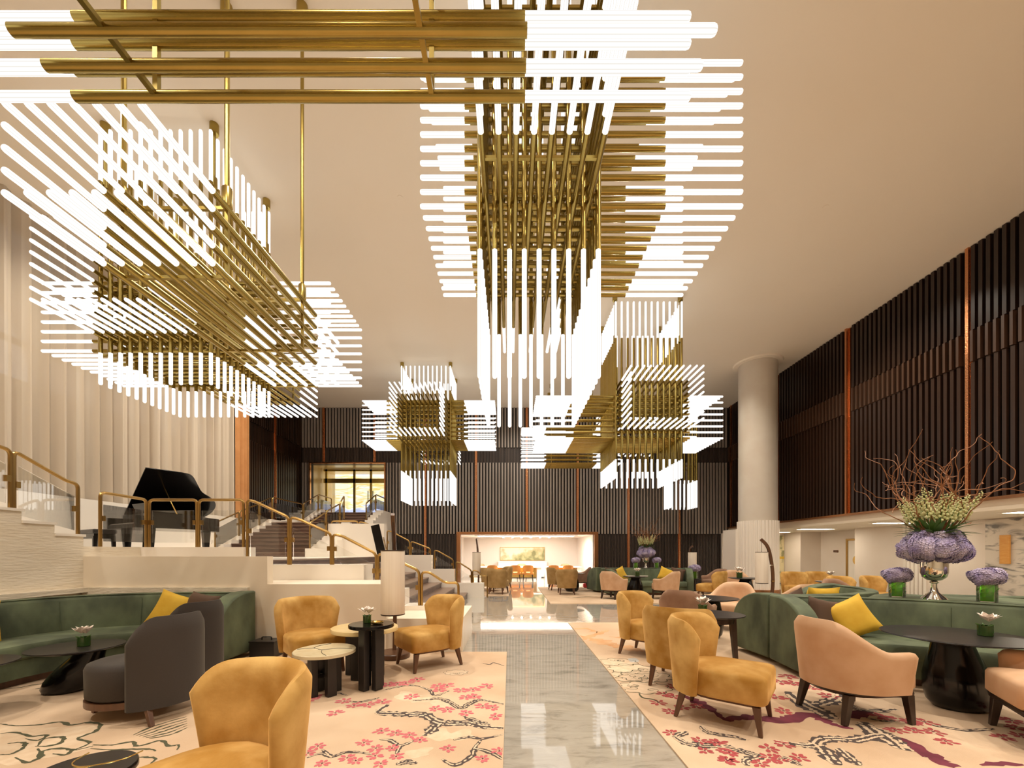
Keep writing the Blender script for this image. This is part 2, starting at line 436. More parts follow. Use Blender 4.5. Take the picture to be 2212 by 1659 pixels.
# left slatted wall past the curtain
wl = struct(obj('wall_left', B().box(XL-.2, XL, 13.6, WY, 0, ZC), 'slat_back', smooth=False))
for (z0, z1, pitch, w, dep) in ((1.2, 2.07, .064, .03, .035), (2.07, 5.10, .128, .07, .08), (5.10, 5.73, .064, .03, .04), (5.73, ZC, .128, .07, .08)):
    mb = B(); y = 13.65
    while y < WY-.1:
        if abs(y-15.6) > .09: mb.box(XL+.001, XL+dep, y-w/2, y+w/2, z0+.005, z1-.01)
        y += pitch
    stuff(obj('slat_row', mb, 'slat_red', wl, smooth=False))
mb = B().box(XL, XL+.03, 15.52, 15.68, 1.2, ZC-.001); mb.box(XL+.03, XL+.08, 15.57, 15.63, 1.2, ZC-.001)
obj('copper_strip', mb, 'copper', wl, smooth=False)

# right slatted wall, hung over the corridor, every slat on its own
ZS = 2.30
wr = struct(obj('wall_right', B().box(XR, XR+.25, -5, WY, ZS, ZC), 'slat_back', smooth=False))
COPY = [5.37, 8.40, 11.43, 14.46, 17.4]
def rslat(z0, z1, w, dep, m_='slat_red'):
    return mesh_of('slat', B().box(-dep, -.001, -w/2, w/2, z0, z1), m_, smooth=False)
ml, mu, mbn = rslat(ZS+.06, 5.09, .07, .085), rslat(5.74, ZC-.01, .07, .085), rslat(5.105, 5.725, .05, .115, 'slat_band')
near = B(); y = -4.9
while y < WY-.05:
    if min(abs(y-c) for c in COPY) > .10:
        if y < 7.0:
            near.box(XR-.085, XR-.001, y-.035, y+.035, ZS+.06, 5.09); near.box(XR-.085, XR-.001, y-.035, y+.035, 5.74, ZC-.01)
            near.box(XR-.125, XR-.001, y-.025, y+.025, 5.105, 5.725)
        else:
            for me in (ml, mu, mbn): obj('slat', me, None, wr, (XR, y, 0))
    y += .132
stuff(obj('slat_row', near, 'slat_red', wr, smooth=False))
for c in COPY:
    mb = B().box(XR-.03, XR, c-.07, c+.07, ZS+.05, ZC-.001); mb.box(XR-.10, XR-.03, c-.03, c+.03, ZS+.05, ZC-.001)
    obj('copper_strip', mb, 'copper', wr, smooth=False)
struct(obj('trim_1', B().box(XR-.14, XR+.02, -5, WY-.08, ZS, ZS+.055), 'copper_frame', smooth=False), 'copper edge under the right slatted wall')
# corridor below it
XW = 11.5
struct(obj('ceiling', B().box(XR-.05, 12.9, -5, WY, ZS-.20, ZS-.002), 'plaster', smooth=False), 'low white ceiling of the right corridor')
struct(obj('wall_corridor', B().box(XW, XW+.2, -5, 13.9, 0, ZS-.2).box(XW, XW+.2, 16.5, WY, 0, ZS-.2).box(12.3, 12.5, 13.8, 16.6, 0, ZS-.2)
       .box(XW+.2, 12.3, 13.7, 13.9, 0, ZS-.2).box(XW+.2, 12.3, 16.5, 16.7, 0, ZS-.2), 'white_wall', smooth=False))
struct(obj('wall_corridor_end', B().box(XR-.4, XW, WY-.22, WY-.10, 0, ZS-.2), 'white_wall', smooth=False))
pil = B()
for yy in (11.5, 11.62, 11.74, 11.86, 11.98, 12.10): pil.box(XW-.06, XW-.001, yy-.04, yy+.04, 0, ZS-.21)
struct(obj('trim_2', pil, 'white_gloss', smooth=False), 'fluted white pilaster on corridor wall')
mm = tag(obj('marble_wall_panel', B().box(XW-.04, XW-.001, 6.2, 10.05, .02, ZS-.23), 'mural_marble', smooth=False), 'grey and white veined marble panel on the corridor wall', 'wall panel')
pl = thing('wall_light', 'upright orange glass wall panel lamp on the veined marble', 'wall lamp', (XW-.04, 9.62, 0))
obj('amber_plate', B().box(-.05, -.015, -.10, .10, 1.03, 1.70), 'orange_panel', pl, smooth=False, bevel=.006)
obj('back_plate', B().box(-.015, -.0005, -.07, .07, 1.06, 1.67), 'brass_rail', pl, smooth=False)
lp = thing('leaf_mural', 'yellow mural with green leaves at the corridor end', 'mural', (11.22, WY-.22, 0))
obj('mural_panel', B().box(-.6, .26, -.03, -.001, .05, 2.0), 'leaf_mural', lp, smooth=False)
obj('yellow_band', B().box(-.6, .26, -.035, -.03, 1.02, 1.12), 'yellow_cushion', lp, smooth=False)
# corridor double door
dr = struct(thing('door_1', 'brass framed white glass double door with round handle plate', 'door', (12.3, 0, 0))); del dr['category']
fr_ = B()
for (y0, y1) in ((14.22, 14.30), (14.67, 14.75), (15.12, 15.20)): fr_.box(-.06, -.001, y0, y1, 0, 1.72)
fr_.box(-.06, -.001, 14.22, 15.20, 1.72, 1.79)
obj('door_frame', fr_, 'brass_rail', dr, smooth=False)
for y0 in (14.30, 14.75): obj('door_leaf', B().box(-.035, -.005, y0, y0+.37, .02, 1.72), 'white_gloss', dr, smooth=False)
hp = B().tube([(-.061, 14.71, 1.02), (-.075, 14.71, 1.02)], .16, 24)
hd = obj('handle_plate', hp, 'brass_bright', dr)
obj('handle', B().box(-.10, -.076, 14.70, 14.72, .95, 1.09), 'brass_rail', hd, smooth=False)
tag(obj('room_sign', B().box(12.27, 12.2995, 15.62, 15.82, 1.30, 1.38), 'walnut', smooth=False), 'small brown sign plate beside the glass corridor door', 'sign')
# corridor lights set in the low ceiling
for k, (cx, cy) in enumerate(((10.4, 8.2), (10.4, 11.2), (10.4, 14.2), (10.4, 16.4))):
    q = thing('recessed_light', ('recessed strip light in the corridor ceiling, %s from the back wall' % ('fourth', 'third', 'second', 'nearest')[k]), 'ceiling light', (cx, cy, ZS-.2))
    obj('diffuser', B().box(-.55, .55, -.16, .16, -.012, -.002), 'corridor_light', q, smooth=False)
    obj('frame', B().box(-.6, -.55, -.2, .2, -.02, -.001).box(.55, .6, -.2, .2, -.02, -.001).box(-.55, .55, -.2, -.16, -.02, -.001).box(-.55, .55, .16, .2, -.02, -.001), 'white_gloss', q, smooth=False)

# round column in front of the right wall
cx, cy = 8.05, 13.55
col = thing('column', 'round white column with a fluted foot and flared ceiling collar', 'column', (cx, cy, 0))
obj('shaft', B().lathe([(.56, 2.3), (.56, ZC-.001)], 40), 'column', col)
n = 36; out = []
for i in range(n*4):
    a = 2*PI*i/(n*4); out.append(((.575 if i % 4 in (0, 1) else .60)*math.cos(a), (.575 if i % 4 in (0, 1) else .60)*math.sin(a)))
obj('fluted_foot', B().prism(out, .12, 2.3), 'white_gloss', col, smooth=False)
obj('base_ring', B().lathe([(.64, 0), (.64, .12)], 36), 'copper_frame', col)
obj('collar', B().lathe([(.563, ZC-.05), (.70, ZC-.045), (.72, ZC-.002)], 40), 'ceiling', col)
struct(obj('wall_stub', B().box(7.36, 7.56, 13.6, 14.4, 0, 2.05), 'white_gloss', smooth=False))

# wall behind the photographer
struct(obj('wall_front', B().box(-9.4, 12.9, -5.2, -5, 0, ZC), 'plaster', smooth=False))
struct(obj('wall_left_front', B().box(-9.4, -9.2, -5, 3.0, 0, ZC), 'plaster', smooth=False))
struct(obj('wall_left_end', B().box(-9.35, -8.5, 13.3, 13.6, 0, ZC), 'slat_back', smooth=False))

# window behind the sheer curtain, with the street facade beyond
wn = struct(thing('window_1', 'tall dark framed window behind the sheer curtain', 'window', (-9.25, 0, 0))); del wn['category']
mb = B()
for i in range(9): mb.box(-.06, .06, 3.0+1.28*i, 3.08+1.28*i, .9, ZC-.001)
for z in (.9, 3.0, 5.2, ZC-.1): mb.box(-.05, .05, 3.08, 13.3, z, z+.09)
obj('window_frame', mb, 'black_metal', wn, smooth=False)
for i in range(8): obj('pane', B().box(-.01, .01, 3.09+1.28*i, 4.27+1.28*i, .99, ZC-.12), 'pane_glass', wn, smooth=False)
struct(obj('wall_below_window', B().box(-9.4, -9.1, 3.0, 13.3, 0, .9), 'plaster', smooth=False))
fa = thing('street_facade', 'blurred brown building front seen through the sheer curtain', 'building', (-14.5, 0, 0))
obj('wall', B().box(-.3, 0, -3, 24, -1, 6.4), 'facade', fa, smooth=False)
for k in range(5):
    wv = obj('window', B().box(.001, .05, 4.2+3.6*k, 5.6+3.6*k, 2.2, 4.2), 'black_metal', fa, smooth=False)
    obj('pane', B().box(.051, .06, 4.3+3.6*k, 5.5+3.6*k, 2.3, 4.1), 'pane_glass', wv, smooth=False)

# sheer curtain and the brown drape at its end
def folds(y0, y1, x, z0, z1, amp, wl_, seed, flare=0.0):
    rnd = random.Random(seed); ys_ = []; y = y0
    n_ = int((y1-y0)/.028); ph = 0; row0 = []; row1 = []; rm = []
    for i in range(n_+1):
        y = y0+(y1-y0)*i/n_
        ph += .028/wl_*2*PI*(.75+.5*rnd.random())
        dx = amp*(math.sin(ph)+.35*math.sin(2.3*ph+1)+.2*(rnd.random()-.5))
        row0.append((x+dx*1.15+flare, y, z0)); rm.append((x+dx, y, z0+(z1-z0)*.25)); row1.append((x+dx*.8, y, z1))
    return B().grid([row0, rm, row1])
tag(obj('sheer_curtain', folds(3.1, 12.75, -8.5, 1.25, ZC-.002, .085, .30, 3), 'sheer_curtain', fix=False), 'full height sheer beige curtain with vertical folds', 'curtain')
tag(obj('drape', folds(12.76, 13.5, -8.46, 1.25, ZC-.002, .05, .19, 5, .03), 'brown_drape', fix=False), 'tawny brown drape gathered at the curtain end', 'curtain')

# ------------------------------------------------------------------ desk niche in the back wall
NB = 22.0
struct(obj('wall_niche_back', B().box(NX0-.5, NX1+.2, NB, NB+.2, 0, 2.4), 'desk_white', smooth=False))
struct(obj('wall_niche_left', B().box(NX0-.5, NX0-.35, WY+.2, NB, 0, 2.4), 'desk_white', smooth=False))
struct(obj('wall_niche_right', B().box(NX1, NX1+.2, WY+.2, NB, 0, 2.4), 'desk_white', smooth=False))
struct(obj('ceiling_niche', B().box(NX0-.5, NX1+.2, WY+.2, NB, NZ, NZ+.2), 'desk_white', smooth=False))
struct(obj('trim_3', B().box(NX0-.16, NX0, WY-.16, WY-.001, 0, NZ+.11).box(NX1, NX1+.16, WY-.16, WY-.001, 0, NZ+.11).box(NX0, NX1, WY-.16, WY-.001, NZ, NZ+.11), 'copper_frame', smooth=False), 'copper frame round the desk niche')
q = thing('ceiling_cove', 'long glowing ceiling cove over the reception desks', 'ceiling light', (0, 0, NZ))
obj('light_strip', B().box(-1.45, 2.85, 18.3, 19.3, -.012, -.001), 'cove_light', q, smooth=False)
obj('rim', B().box(-1.55, -1.45, 18.2, 19.4, -.03, -.001).box(2.85, 2.95, 18.2, 19.4, -.03, -.001).box(-1.45, 2.85, 18.2, 18.3, -.03, -.001).box(-1.45, 2.85, 19.3, 19.4, -.03, -.001), 'desk_white', q, smooth=False)
for k in range(6):
    q = thing('downlight', 'small round downlight over the desks, %s from the left' % ('first', 'second', 'third', 'fourth', 'fifth', 'sixth')[k], 'ceiling light', (-.35+.47*k, 21.3, NZ), group='niche downlights')
    obj('bulb', B().lathe([(.05, -.012), (.05, -.003)], 12), 'small_lamp', q)
    obj('ring', B().lathe([(.075, -.006), (.075, -.001)], 16), 'brass_rail', q)
# picture with its lit ledge
px0, _, pz0 = at(1081, 1210, NB); px1, _, pz1 = at(1175.5, 1183, NB)
pc = thing('landscape_picture', 'wide pale landscape picture in gold and green tones above the desks', 'picture', ((px0+px1)/2, NB, (pz0+pz1)/2))
hw, hh = (px1-px0)/2, (pz1-pz0)/2
obj('canvas', B().box(-hw, hw, -.05, -.02, -hh, hh), 'landscape_picture', pc, smooth=False)
obj('frame', B().box(-hw-.02, hw+.02, -.02, -.001, -hh-.02, hh+.02).box(-hw-.02, -hw, -.06, -.02, -hh-.02, hh+.02).box(hw, hw+.02, -.06, -.02, -hh-.02, hh+.02).box(-hw, hw, -.06, -.02, hh, hh+.02).box(-hw, hw, -.06, -.02, -hh-.02, -hh), 'brass_bright', pc, smooth=False)
sb = thing('sideboard', 'white sideboard against the wall below the landscape picture', 'cabinet', ((px0+px1)/2, 21.65, 0))
obj('body', B().box(-1.25, 1.25, -.3, .34, .04, .80), 'desk_white', sb, smooth=False, bevel=.01)
obj('top', B().box(-1.29, 1.29, -.33, .345, .80, .85), 'white_gloss', sb, smooth=False, bevel=.005)
for s_ in (-1, 0, 1): obj('door', B().box(s_*.8-.385, s_*.8+.385, -.315, -.30, .08, .77), 'white_gloss', sb, smooth=False)

# ================================================================== STAIRS AND LANDING (left)
LZ = 1.18
# walls and plinths of cream stone
struct(obj('wall_landing', B().box(-5.5, -3.13, 5.37, 5.50, .89, 1.246), 'stone', smooth=False), 'tall cream stone plinth behind the green sofa')
struct(obj('trim_4', B().box(-5.5, -1.60, 5.37, 6.2, 0, .89), 'stone', smooth=False), 'middle cream stone plinth beside the stairs')
struct(obj('trim_5', B().box(-1.60, -.62, 5.42, 6.75, 0, .436), 'stone', smooth=False), 'low cream stone plinth at the foot of the stairs')
struct(obj('trim_6', B().box(-5.5, -3.97, 6.2, 6.5, 0, 1.376), 'white_gloss', smooth=False), 'white kerb of the piano landing')
struct(obj('trim_7', B().box(-3.97, -2.18, 6.2, 6.62, 0, 1.114), 'white_gloss', smooth=False), 'white stone kerb beside the upper stairs')
struct(obj('trim_8', B().box(-2.18, -1.60, 6.2, 6.62, 0, .74).box(-1.60, -.9, 6.2, 6.62, .436, .50), 'white_gloss', smooth=False), 'white stepped kerb beside the lower stairs')
struct(obj('trim_9', B().box(-5.48, -3.36, 5.33, 5.369, .0, .85).box(-5.499, -5.40, 2.4, 5.33, .79, .85), 'stone_rough', smooth=False), 'stone ledge behind the green sofa')
ld = struct(obj('floor_landing', B().box(-9.0, -3.86, 6.5, 10.8, 0, LZ), 'white_gloss', smooth=False), 'raised landing with the piano')
struct(obj('wall_landing_edge', B().box(-8.36, -8.20, 5.4, 13.25, LZ, 2.33), 'white_gloss', smooth=False), 'white parapet in front of the sheer curtain')
# broad stairs going down to the hall floor
hs = thing('hall_staircase', 'broad brown wooden steps going down from the landing to the hall', 'stairs', (0, 0, 0))
for k in range(1, 9):
    nose = -1.23-.37*(k-1)
    lf = nose-.37 if k < 8 else -3.90
    obj('step', B().box(lf, nose, 6.64, 11.9, .0, .147*k-.03), 'stair_wood', hs, smooth=False)
    obj('tread', B().box(lf-.02, nose+.02, 6.63, 11.9, .147*k-.03, .147*k), 'stair_nosing', hs, smooth=False, bevel=.004)
# far parapet of the hall stairs
struct(obj('trim_10', B().box(-5.2, -3.6, 11.9, 12.15, 0, 2.12).box(-3.6, -2.25, 11.9, 12.15, 0, 1.22).box(-2.25, -1.6, 11.9, 12.15, 0, .82).box(-1.6, -.75, 11.9, 12.15, 0, .42), 'white_gloss', smooth=False), 'white stepped parapet on the far side of the hall stairs')
struct(obj('trim_17', B().box(-5.2, -3.86, 10.8, 11.9, 0, LZ), 'white_gloss', smooth=False))
# upper stairs to the doors
us = thing('upper_staircase', 'dark wooden stairs with white stepped sides rising to the glass doors', 'stairs', (0, 0, 0))
for k in range(1, 10):
    y0 = 10.8+.32*(k-1); y1 = y0+.32 if k < 9 else 14.9; z = LZ+.12*k
    obj('step', B().box(-7.65, -5.32, y0, y1, LZ*.3, z-.025), 'stair_wood', us, smooth=False)
    obj('tread', B().box(-7.65, -5.32, y0-.02, y1, z-.025, z), 'stair_nosing', us, smooth=False)
    obj('stringer_block', B().box(-8.19, -7.651, y0, y1, .2, z+.10), 'white_gloss', us, smooth=False)
    if y0 < 13.1: obj('stringer_block', B().box(-5.319, -4.75 if y0 < 11.8 else -5.02, y0+.001, min(y1, 13.2), .2, z+.10), 'white_gloss', us, smooth=False)
for k in range(1, 6):
    y0 = 14.9+.29*(k-1); y1 = y0+.29 if k < 5 else WY-.125; z = 2.26+.116*k
    obj('step', B().box(-7.3, -5.2, y0, y1, .6, z-.025), 'stair_wood', us, smooth=False)
    obj('tread', B().box(-7.3, -5.2, y0-.02, y1, z-.025, z), 'stair_nosing', us, smooth=False)
    for (a, b_) in ((-8.19, -7.301), (-5.199, -4.9)): obj('stringer_block', B().box(a, b_, y0, min(y1, WY-.14), .6, z+.08), 'white_gloss', us, smooth=False)
# left flight towards the photographer
lf = thing('side_staircase', 'white rough stone steps climbing to the left past the piano landing', 'stairs', (0, 0, 0))
for k in range(1, 9):
    y1 = 5.37-.34*(k-1); z = 1.40+.13*k
    obj('step', B().box(-7.4, -5.5, y1-.34, y1, 0, z-.03), 'stone_rough', lf, smooth=False)
    obj('tread', B().box(-7.42, -5.48, y1-.34, y1+.015, z-.03, z), 'white_gloss', lf, smooth=False)
obj('step', B().box(-7.4, -5.5, 5.37, 6.5, 0, 1.376), 'stone_rough', lf, smooth=False)

# ---------------------------------------------------------------- upper doors
du = struct(thing('door_2', 'brass framed glass doors at the top of the stairs before a glowing golden wall', 'door', (0, 0, 0))); del du['category']
struct(obj('wall_lobby', B().box(PX0-.3, PX0, WY+.2, 20.2, 2.84, 5.3).box(PX1, PX1+.3, WY+.2, 20.2, 2.84, 5.3).box(PX0, PX1, WY+.2, 20.2, 5.04, 5.3).box(PX0, PX1, WY+.2, 20.2, 2.6, 2.835), 'gold_top', smooth=False))
bl = tag(obj('backlit_wall', B().box(-1.5, 1.5, 0, .1, -1.1, 1.1), 'backlit_wall', loc=(-6.9, 20.0, 3.94), smooth=False), 'glowing cloud patterned gold and blue wall behind the upper doors', 'light wall')
mb = B()
for x_ in (-8.28, -7.02, -6.27, -5.52): mb.box(x_-.045, x_+.045, 18.75, 18.83, 2.84, 5.03)
mb.box(-8.4, -5.35, 18.75, 18.83, 4.42, 4.62).box(-8.4, -5.35, 18.75, 18.83, 4.95, 5.03)
obj('door_frame', mb, 'brass', du, smooth=False)
for x_ in (-7.65, -6.65, -5.9): obj('pane', B().box(x_-.36, x_+.36, 18.78, 18.79, 2.86, 4.42), 'pane_glass', du, smooth=False)
for x_ in (-6.38, -6.16): obj('handle', B().tube([(x_, 18.70, 3.55), (x_, 18.70, 4.05)], .018, 8), 'black_metal', du)
struct(obj('trim_11', B().box(PX0-.06, PX0, WY-.12, WY-.001, PZ0, PZ1+.06).box(PX1, PX1+.06, WY-.12, WY-.001, PZ0, PZ1+.06).box(PX0, PX1, WY-.12, WY-.001, PZ1, PZ1+.06), 'copper_frame', smooth=False), 'copper frame round the upper doors')

# ---------------------------------------------------------------- railings
def rounded(pts, r=.07, n=5):
    out = [Vector(pts[0])]
    for i in range(1, len(pts)-1):
        p = Vector(pts[i]); a = (Vector(pts[i-1])-p); c = (Vector(pts[i+1])-p)
        ra = min(r, a.length*.45, c.length*.45); a = p+a.normalized()*ra; c = p+c.normalized()*ra
        for j in range(n+1):
            t_ = j/n; out.append(a*(1-t_)**2+p*2*t_*(1-t_)+c*t_*t_)
    out.append(Vector(pts[-1])); return out
def rail_section(root, p, q, zp, zq, zpt, zqt, kink=None, r=.021):
    """one glazed frame: post at p from zp to zpt, handrail, post at q"""
    p = Vector((*p, 0)); q = Vector((*q, 0))
    pts = [p+Vector((0, 0, zp)), p+Vector((0, 0, zpt))]
    if kink: pts.append(p.lerp(q, kink[0])+Vector((0, 0, kink[1])))
    pts += [q+Vector((0, 0, zqt)), q+Vector((0, 0, zq))]
    fr = obj('rail_frame', B().tube(rounded(pts), r, 8), 'brass_rail', root)
    d = (q-p).normalized(); L = (q-p).length
    a = p+d*.045; b_ = q-d*.045; nrm = d.cross(Vector((0, 0, 1)))*.005
    def gl(pt, z): return [pt+nrm+Vector((0, 0, z)), pt-nrm+Vector((0, 0, z))]
    lo1, lo2, hi1, hi2 = zp+.07, zq+.07, zpt-.16, zqt-.16
    if abs(zpt-zqt) < .02 or not kink:
        lo1 = max(lo1, zpt-(zpt-zp)+.05); lo2 = max(lo2, zq+.05)
    vs = gl(a, lo1)+gl(b_, lo2)+gl(b_, hi2)+gl(a, hi1)
    obj('glass_panel', B().add(vs, [(0, 2, 4, 6), (1, 7, 5, 3), (0, 1, 3, 2), (2, 3, 5, 4), (4, 5, 7, 6), (6, 7, 1, 0)]), 'clear_glass', root, smooth=False)
    for pt, z in ((p+d*.03, zp+(zpt-zp)*.52), (q-d*.03, zq+(zqt-zq)*.52)):
        obj('clamp', B().bar(pt-d*.022+Vector((0, 0, z)), pt+d*.022+Vector((0, 0, z)), .045, .07), 'brass_rail', root, smooth=False)

g = .012
ra = thing('railing', 'bronze and glass railing along the near edge of the landing and hall stairs', 'railing', (0, 0, 0))
Y = 6.28
rail_section(ra, (-5.46, 5.55), (-5.46, Y-.03), 1.376, 1.376, 2.10, 2.09)
rail_section(ra, (-5.44, Y), (-4.72, Y), 1.376, 1.376, 2.09, 2.09)
rail_section(ra, (-4.69, Y), (-4.02, Y), 1.376, 1.376, 2.09, 2.09)
rail_section(ra, (-3.96, Y), (-3.34, Y), 1.114, 1.114, 2.09, 1.83, (.2, 2.06))
rail_section(ra, (-3.31, Y), (-2.70, Y), 1.114, 1.114, 1.83, 1.58, (.2, 1.80))
rail_section(ra, (-2.67, Y), (-2.02, Y), 1.114, .74, 1.57, 1.28, (.2, 1.55))
rail_section(ra, (-1.99, Y), (-1.37, Y), .74, .50, 1.28, 1.02, (.2, 1.25))
pe = rounded([(-1.33, Y, .50), (-1.33, Y, 1.0), (-1.22, Y, 1.0), (-.98, Y, .84), (-.78, Y, .84), (-.78, Y, .50)], .06)
obj('rail_frame', B().tube(pe, .019, 8), 'brass_rail', ra)
rb = thing('railing', 'bronze and glass railing climbing the white stone steps at far left', 'railing', (0, 0, 0))
for k in range(3):
    y1 = 5.33-.72*k; z0 = 1.40+.13*(2*k+1); y2 = y1-.69
    rail_section(rb, (-5.53, y2), (-5.53, y1), z0+.12, z0-.02, z0+.90, z0+.64, (.8, z0+.66))
rc = thing('railing', 'bronze and glass railing on the far side of the hall stairs', 'railing', (0, 0, 0))
Y = 12.02
rail_section(rc, (-5.15, Y), (-4.4, Y), 2.12-.75, 2.12-.75, 2.20, 2.20)
rail_section(rc, (-4.36, Y), (-3.64, Y), 2.12-.75, 2.12-.75, 2.18, 1.95, (.2, 2.16))
rail_section(rc, (-3.55, Y), (-2.9, Y), 1.22, 1.22, 1.92, 1.62, (.2, 1.9))
rail_section(rc, (-2.86, Y), (-2.3, Y), 1.22, 1.22, 1.60, 1.40, (.2, 1.58))
rail_section(rc, (-2.18, Y), (-1.64, Y), .82, .82, 1.36, 1.08, (.2, 1.33))
rail_section(rc, (-1.55, Y), (-1.12, Y), .42, .42, 1.02, .78, (.2, 1.0))
pe = rounded([(-1.08, Y, .42), (-1.08, Y, .78), (-.95, Y, .76), (-.80, Y, .62), (-.66, Y, .62), (-.66, Y, .0)], .05)
obj('rail_frame', B().tube(pe, .02, 8), 'brass_rail', rc)
rd = thing('railing', 'bronze and glass railing along the left side of the upper stairs', 'railing', (0, 0, 0))
X = -7.72
for (ya, yb, za, zb) in ((10.9, 11.85, 1.35, 1.72), (11.89, 12.8, 1.75, 2.06), (12.84, 13.5, 2.1, 2.36)):
    rail_section(rd, (X, ya), (X, yb), za, zb, za+.72, zb+.72)
rail_section(rd, (X, 13.54), (-7.4, 14.85), 2.36, 2.36, 3.08, 3.02)
rail_section(rd, (-7.38, 14.9), (-7.38, 16.0), 2.45, 2.90, 3.05, 3.5)
rail_section(rd, (-7.38, 16.04), (-7.38, 17.2), 2.92, 2.92, 3.52, 3.52)
re_ = thing('railing', 'bronze and glass railing along the right side of the upper stairs', 'railing', (0, 0, 0))
X = -5.24
for (ya, yb, za, zb) in ((10.9, 11.85, 1.35, 1.72), (11.89, 12.8, 1.75, 2.06), (12.84, 13.15, 2.1, 2.36)):
    rail_section(re_, (X, ya), (X, yb), za, zb, za+.72, zb+.72)
rail_section(re_, (-5.17, 14.95), (-5.17, 16.0), 2.45, 2.90, 3.05, 3.5)
rail_section(re_, (-5.17, 16.04), (-5.17, 17.2), 2.92, 2.92, 3.52, 3.52)

# slanted dark sign board on the stairs
sg = thing('sign_board', 'tall dark sign board leaning by the stair rail', 'sign', (-3.35, 11.0, 0))
obj('board', B().bar((0, 0, 1.06), (-.22, 0, 2.02), .22, .03, (0, 1, 0)), 'black_gloss', sg, smooth=False)
obj('stand', B().bar((.18, .0, .90), (.0, .0, 1.70), .03), 'silver', sg, smooth=False)

# ---------------------------------------------------------------- grand piano and bench on the landing
pn = thing('grand_piano', 'black lacquered grand piano with raised lid on the landing', 'piano', (-6.75, 7.5, LZ), rz=1.05); pn.scale = (.92,)*3
outl = [(.30, 0), (.95, 0), (1.15, .06), (1.32, .28), (1.50, .52), (1.72, .66), (1.88, .82), (1.93, 1.02), (1.88, 1.24), (1.74, 1.38), (1.55, 1.42), (.30, 1.42)]
oc = [tuple(p)[:2] for p in catmull([(x, y, 0) for x, y in outl], 3)]
obj('rim', B().prism(oc, .62, .93), 'black_gloss', pn, ang=30)
obj('key_bed', B().box(0, .30, 0, 1.42, .62, .70).box(0, .34, 0, .06, .70, .86).box(0, .34, 1.36, 1.42, .70, .86).box(.24, .31, .06, 1.36, .70, .93), 'black_gloss', pn, smooth=False, bevel=.006)
kb = obj('keyboard', B().box(.04, .22, .07, 1.35, .70, .725), 'piano_key', pn, smooth=False)
for i in range(36):
    if i % 7 not in (2, 6): obj('black_key', B().box(.11, .215, .085+i*.035, .100+i*.035, .725, .738), 'black_gloss', kb, smooth=False)
th = .70
lid = []
for (x, y) in oc:
    dd = 1.42-y; lid.append((x-.02, 1.42-dd*math.cos(th), .95+dd*math.sin(th)))
n = len(lid); nn = Vector((0, math.sin(th), math.cos(th)))*.02
obj('lid', B().add(lid+[tuple(Vector(p)+nn) for p in lid], [tuple(range(n)), tuple(reversed(range(n, 2*n)))]+[(i, (i+1) % n, (i+1) % n+n, i+n) for i in range(n)]), 'black_gloss', pn, ang=30)
obj('lid_prop', B().tube([(.72, .08, .93), (.72, 1.42-.95*math.cos(th), .95+.95*math.sin(th)-.01)], .012, 8), 'brass_bright', pn)
obj('music_desk', B().bar((.40, .7, .93), (.30, .7, 1.16), .7, .02, (1, 0, .3)), 'black_gloss', pn, smooth=False)
for (x, y) in ((.28, .14), (.28, 1.28), (1.66, .98)):
    lg = obj('leg', B().bar((x, y, .62), (x, y, .07), .15, w2=.09), 'black_gloss', pn, smooth=False, bevel=.008)
    obj('castor', B().tube([(x-.02, y, .035), (x+.02, y, .035)], .034, 12), 'brass_bright', lg)
obj('pedal_lyre', B().bar((.42, .66, .62), (.40, .66, .12), .035).bar((.42, .80, .62), (.40, .80, .12), .035).box(.33, .47, .60, .86, .08, .13), 'black_gloss', pn, smooth=False)
for y in (.68, .73, .78): obj('pedal', B().bar((.34, y, .09), (.24, y, .06), .025, .012), 'brass_bright', pn, smooth=False)
bn = thing('piano_bench', 'black piano bench in front of the grand piano keyboard', 'bench', (-7.36, 7.42, LZ), rz=1.05)
obj('seat', B().box(-.16, .16, -.40, .40, .44, .52), 'black_metal', bn, smooth=False, bevel=.02)
obj('apron', B().box(-.14, .14, -.37, .37, .36, .44), 'black_gloss', bn, smooth=False)
for i in (-1, 1):
    for j in (-1, 1): obj('leg', B().bar((i*.12, j*.34, .40), (i*.13, j*.35, 0), .055, w2=.04), 'black_gloss', bn, smooth=False)

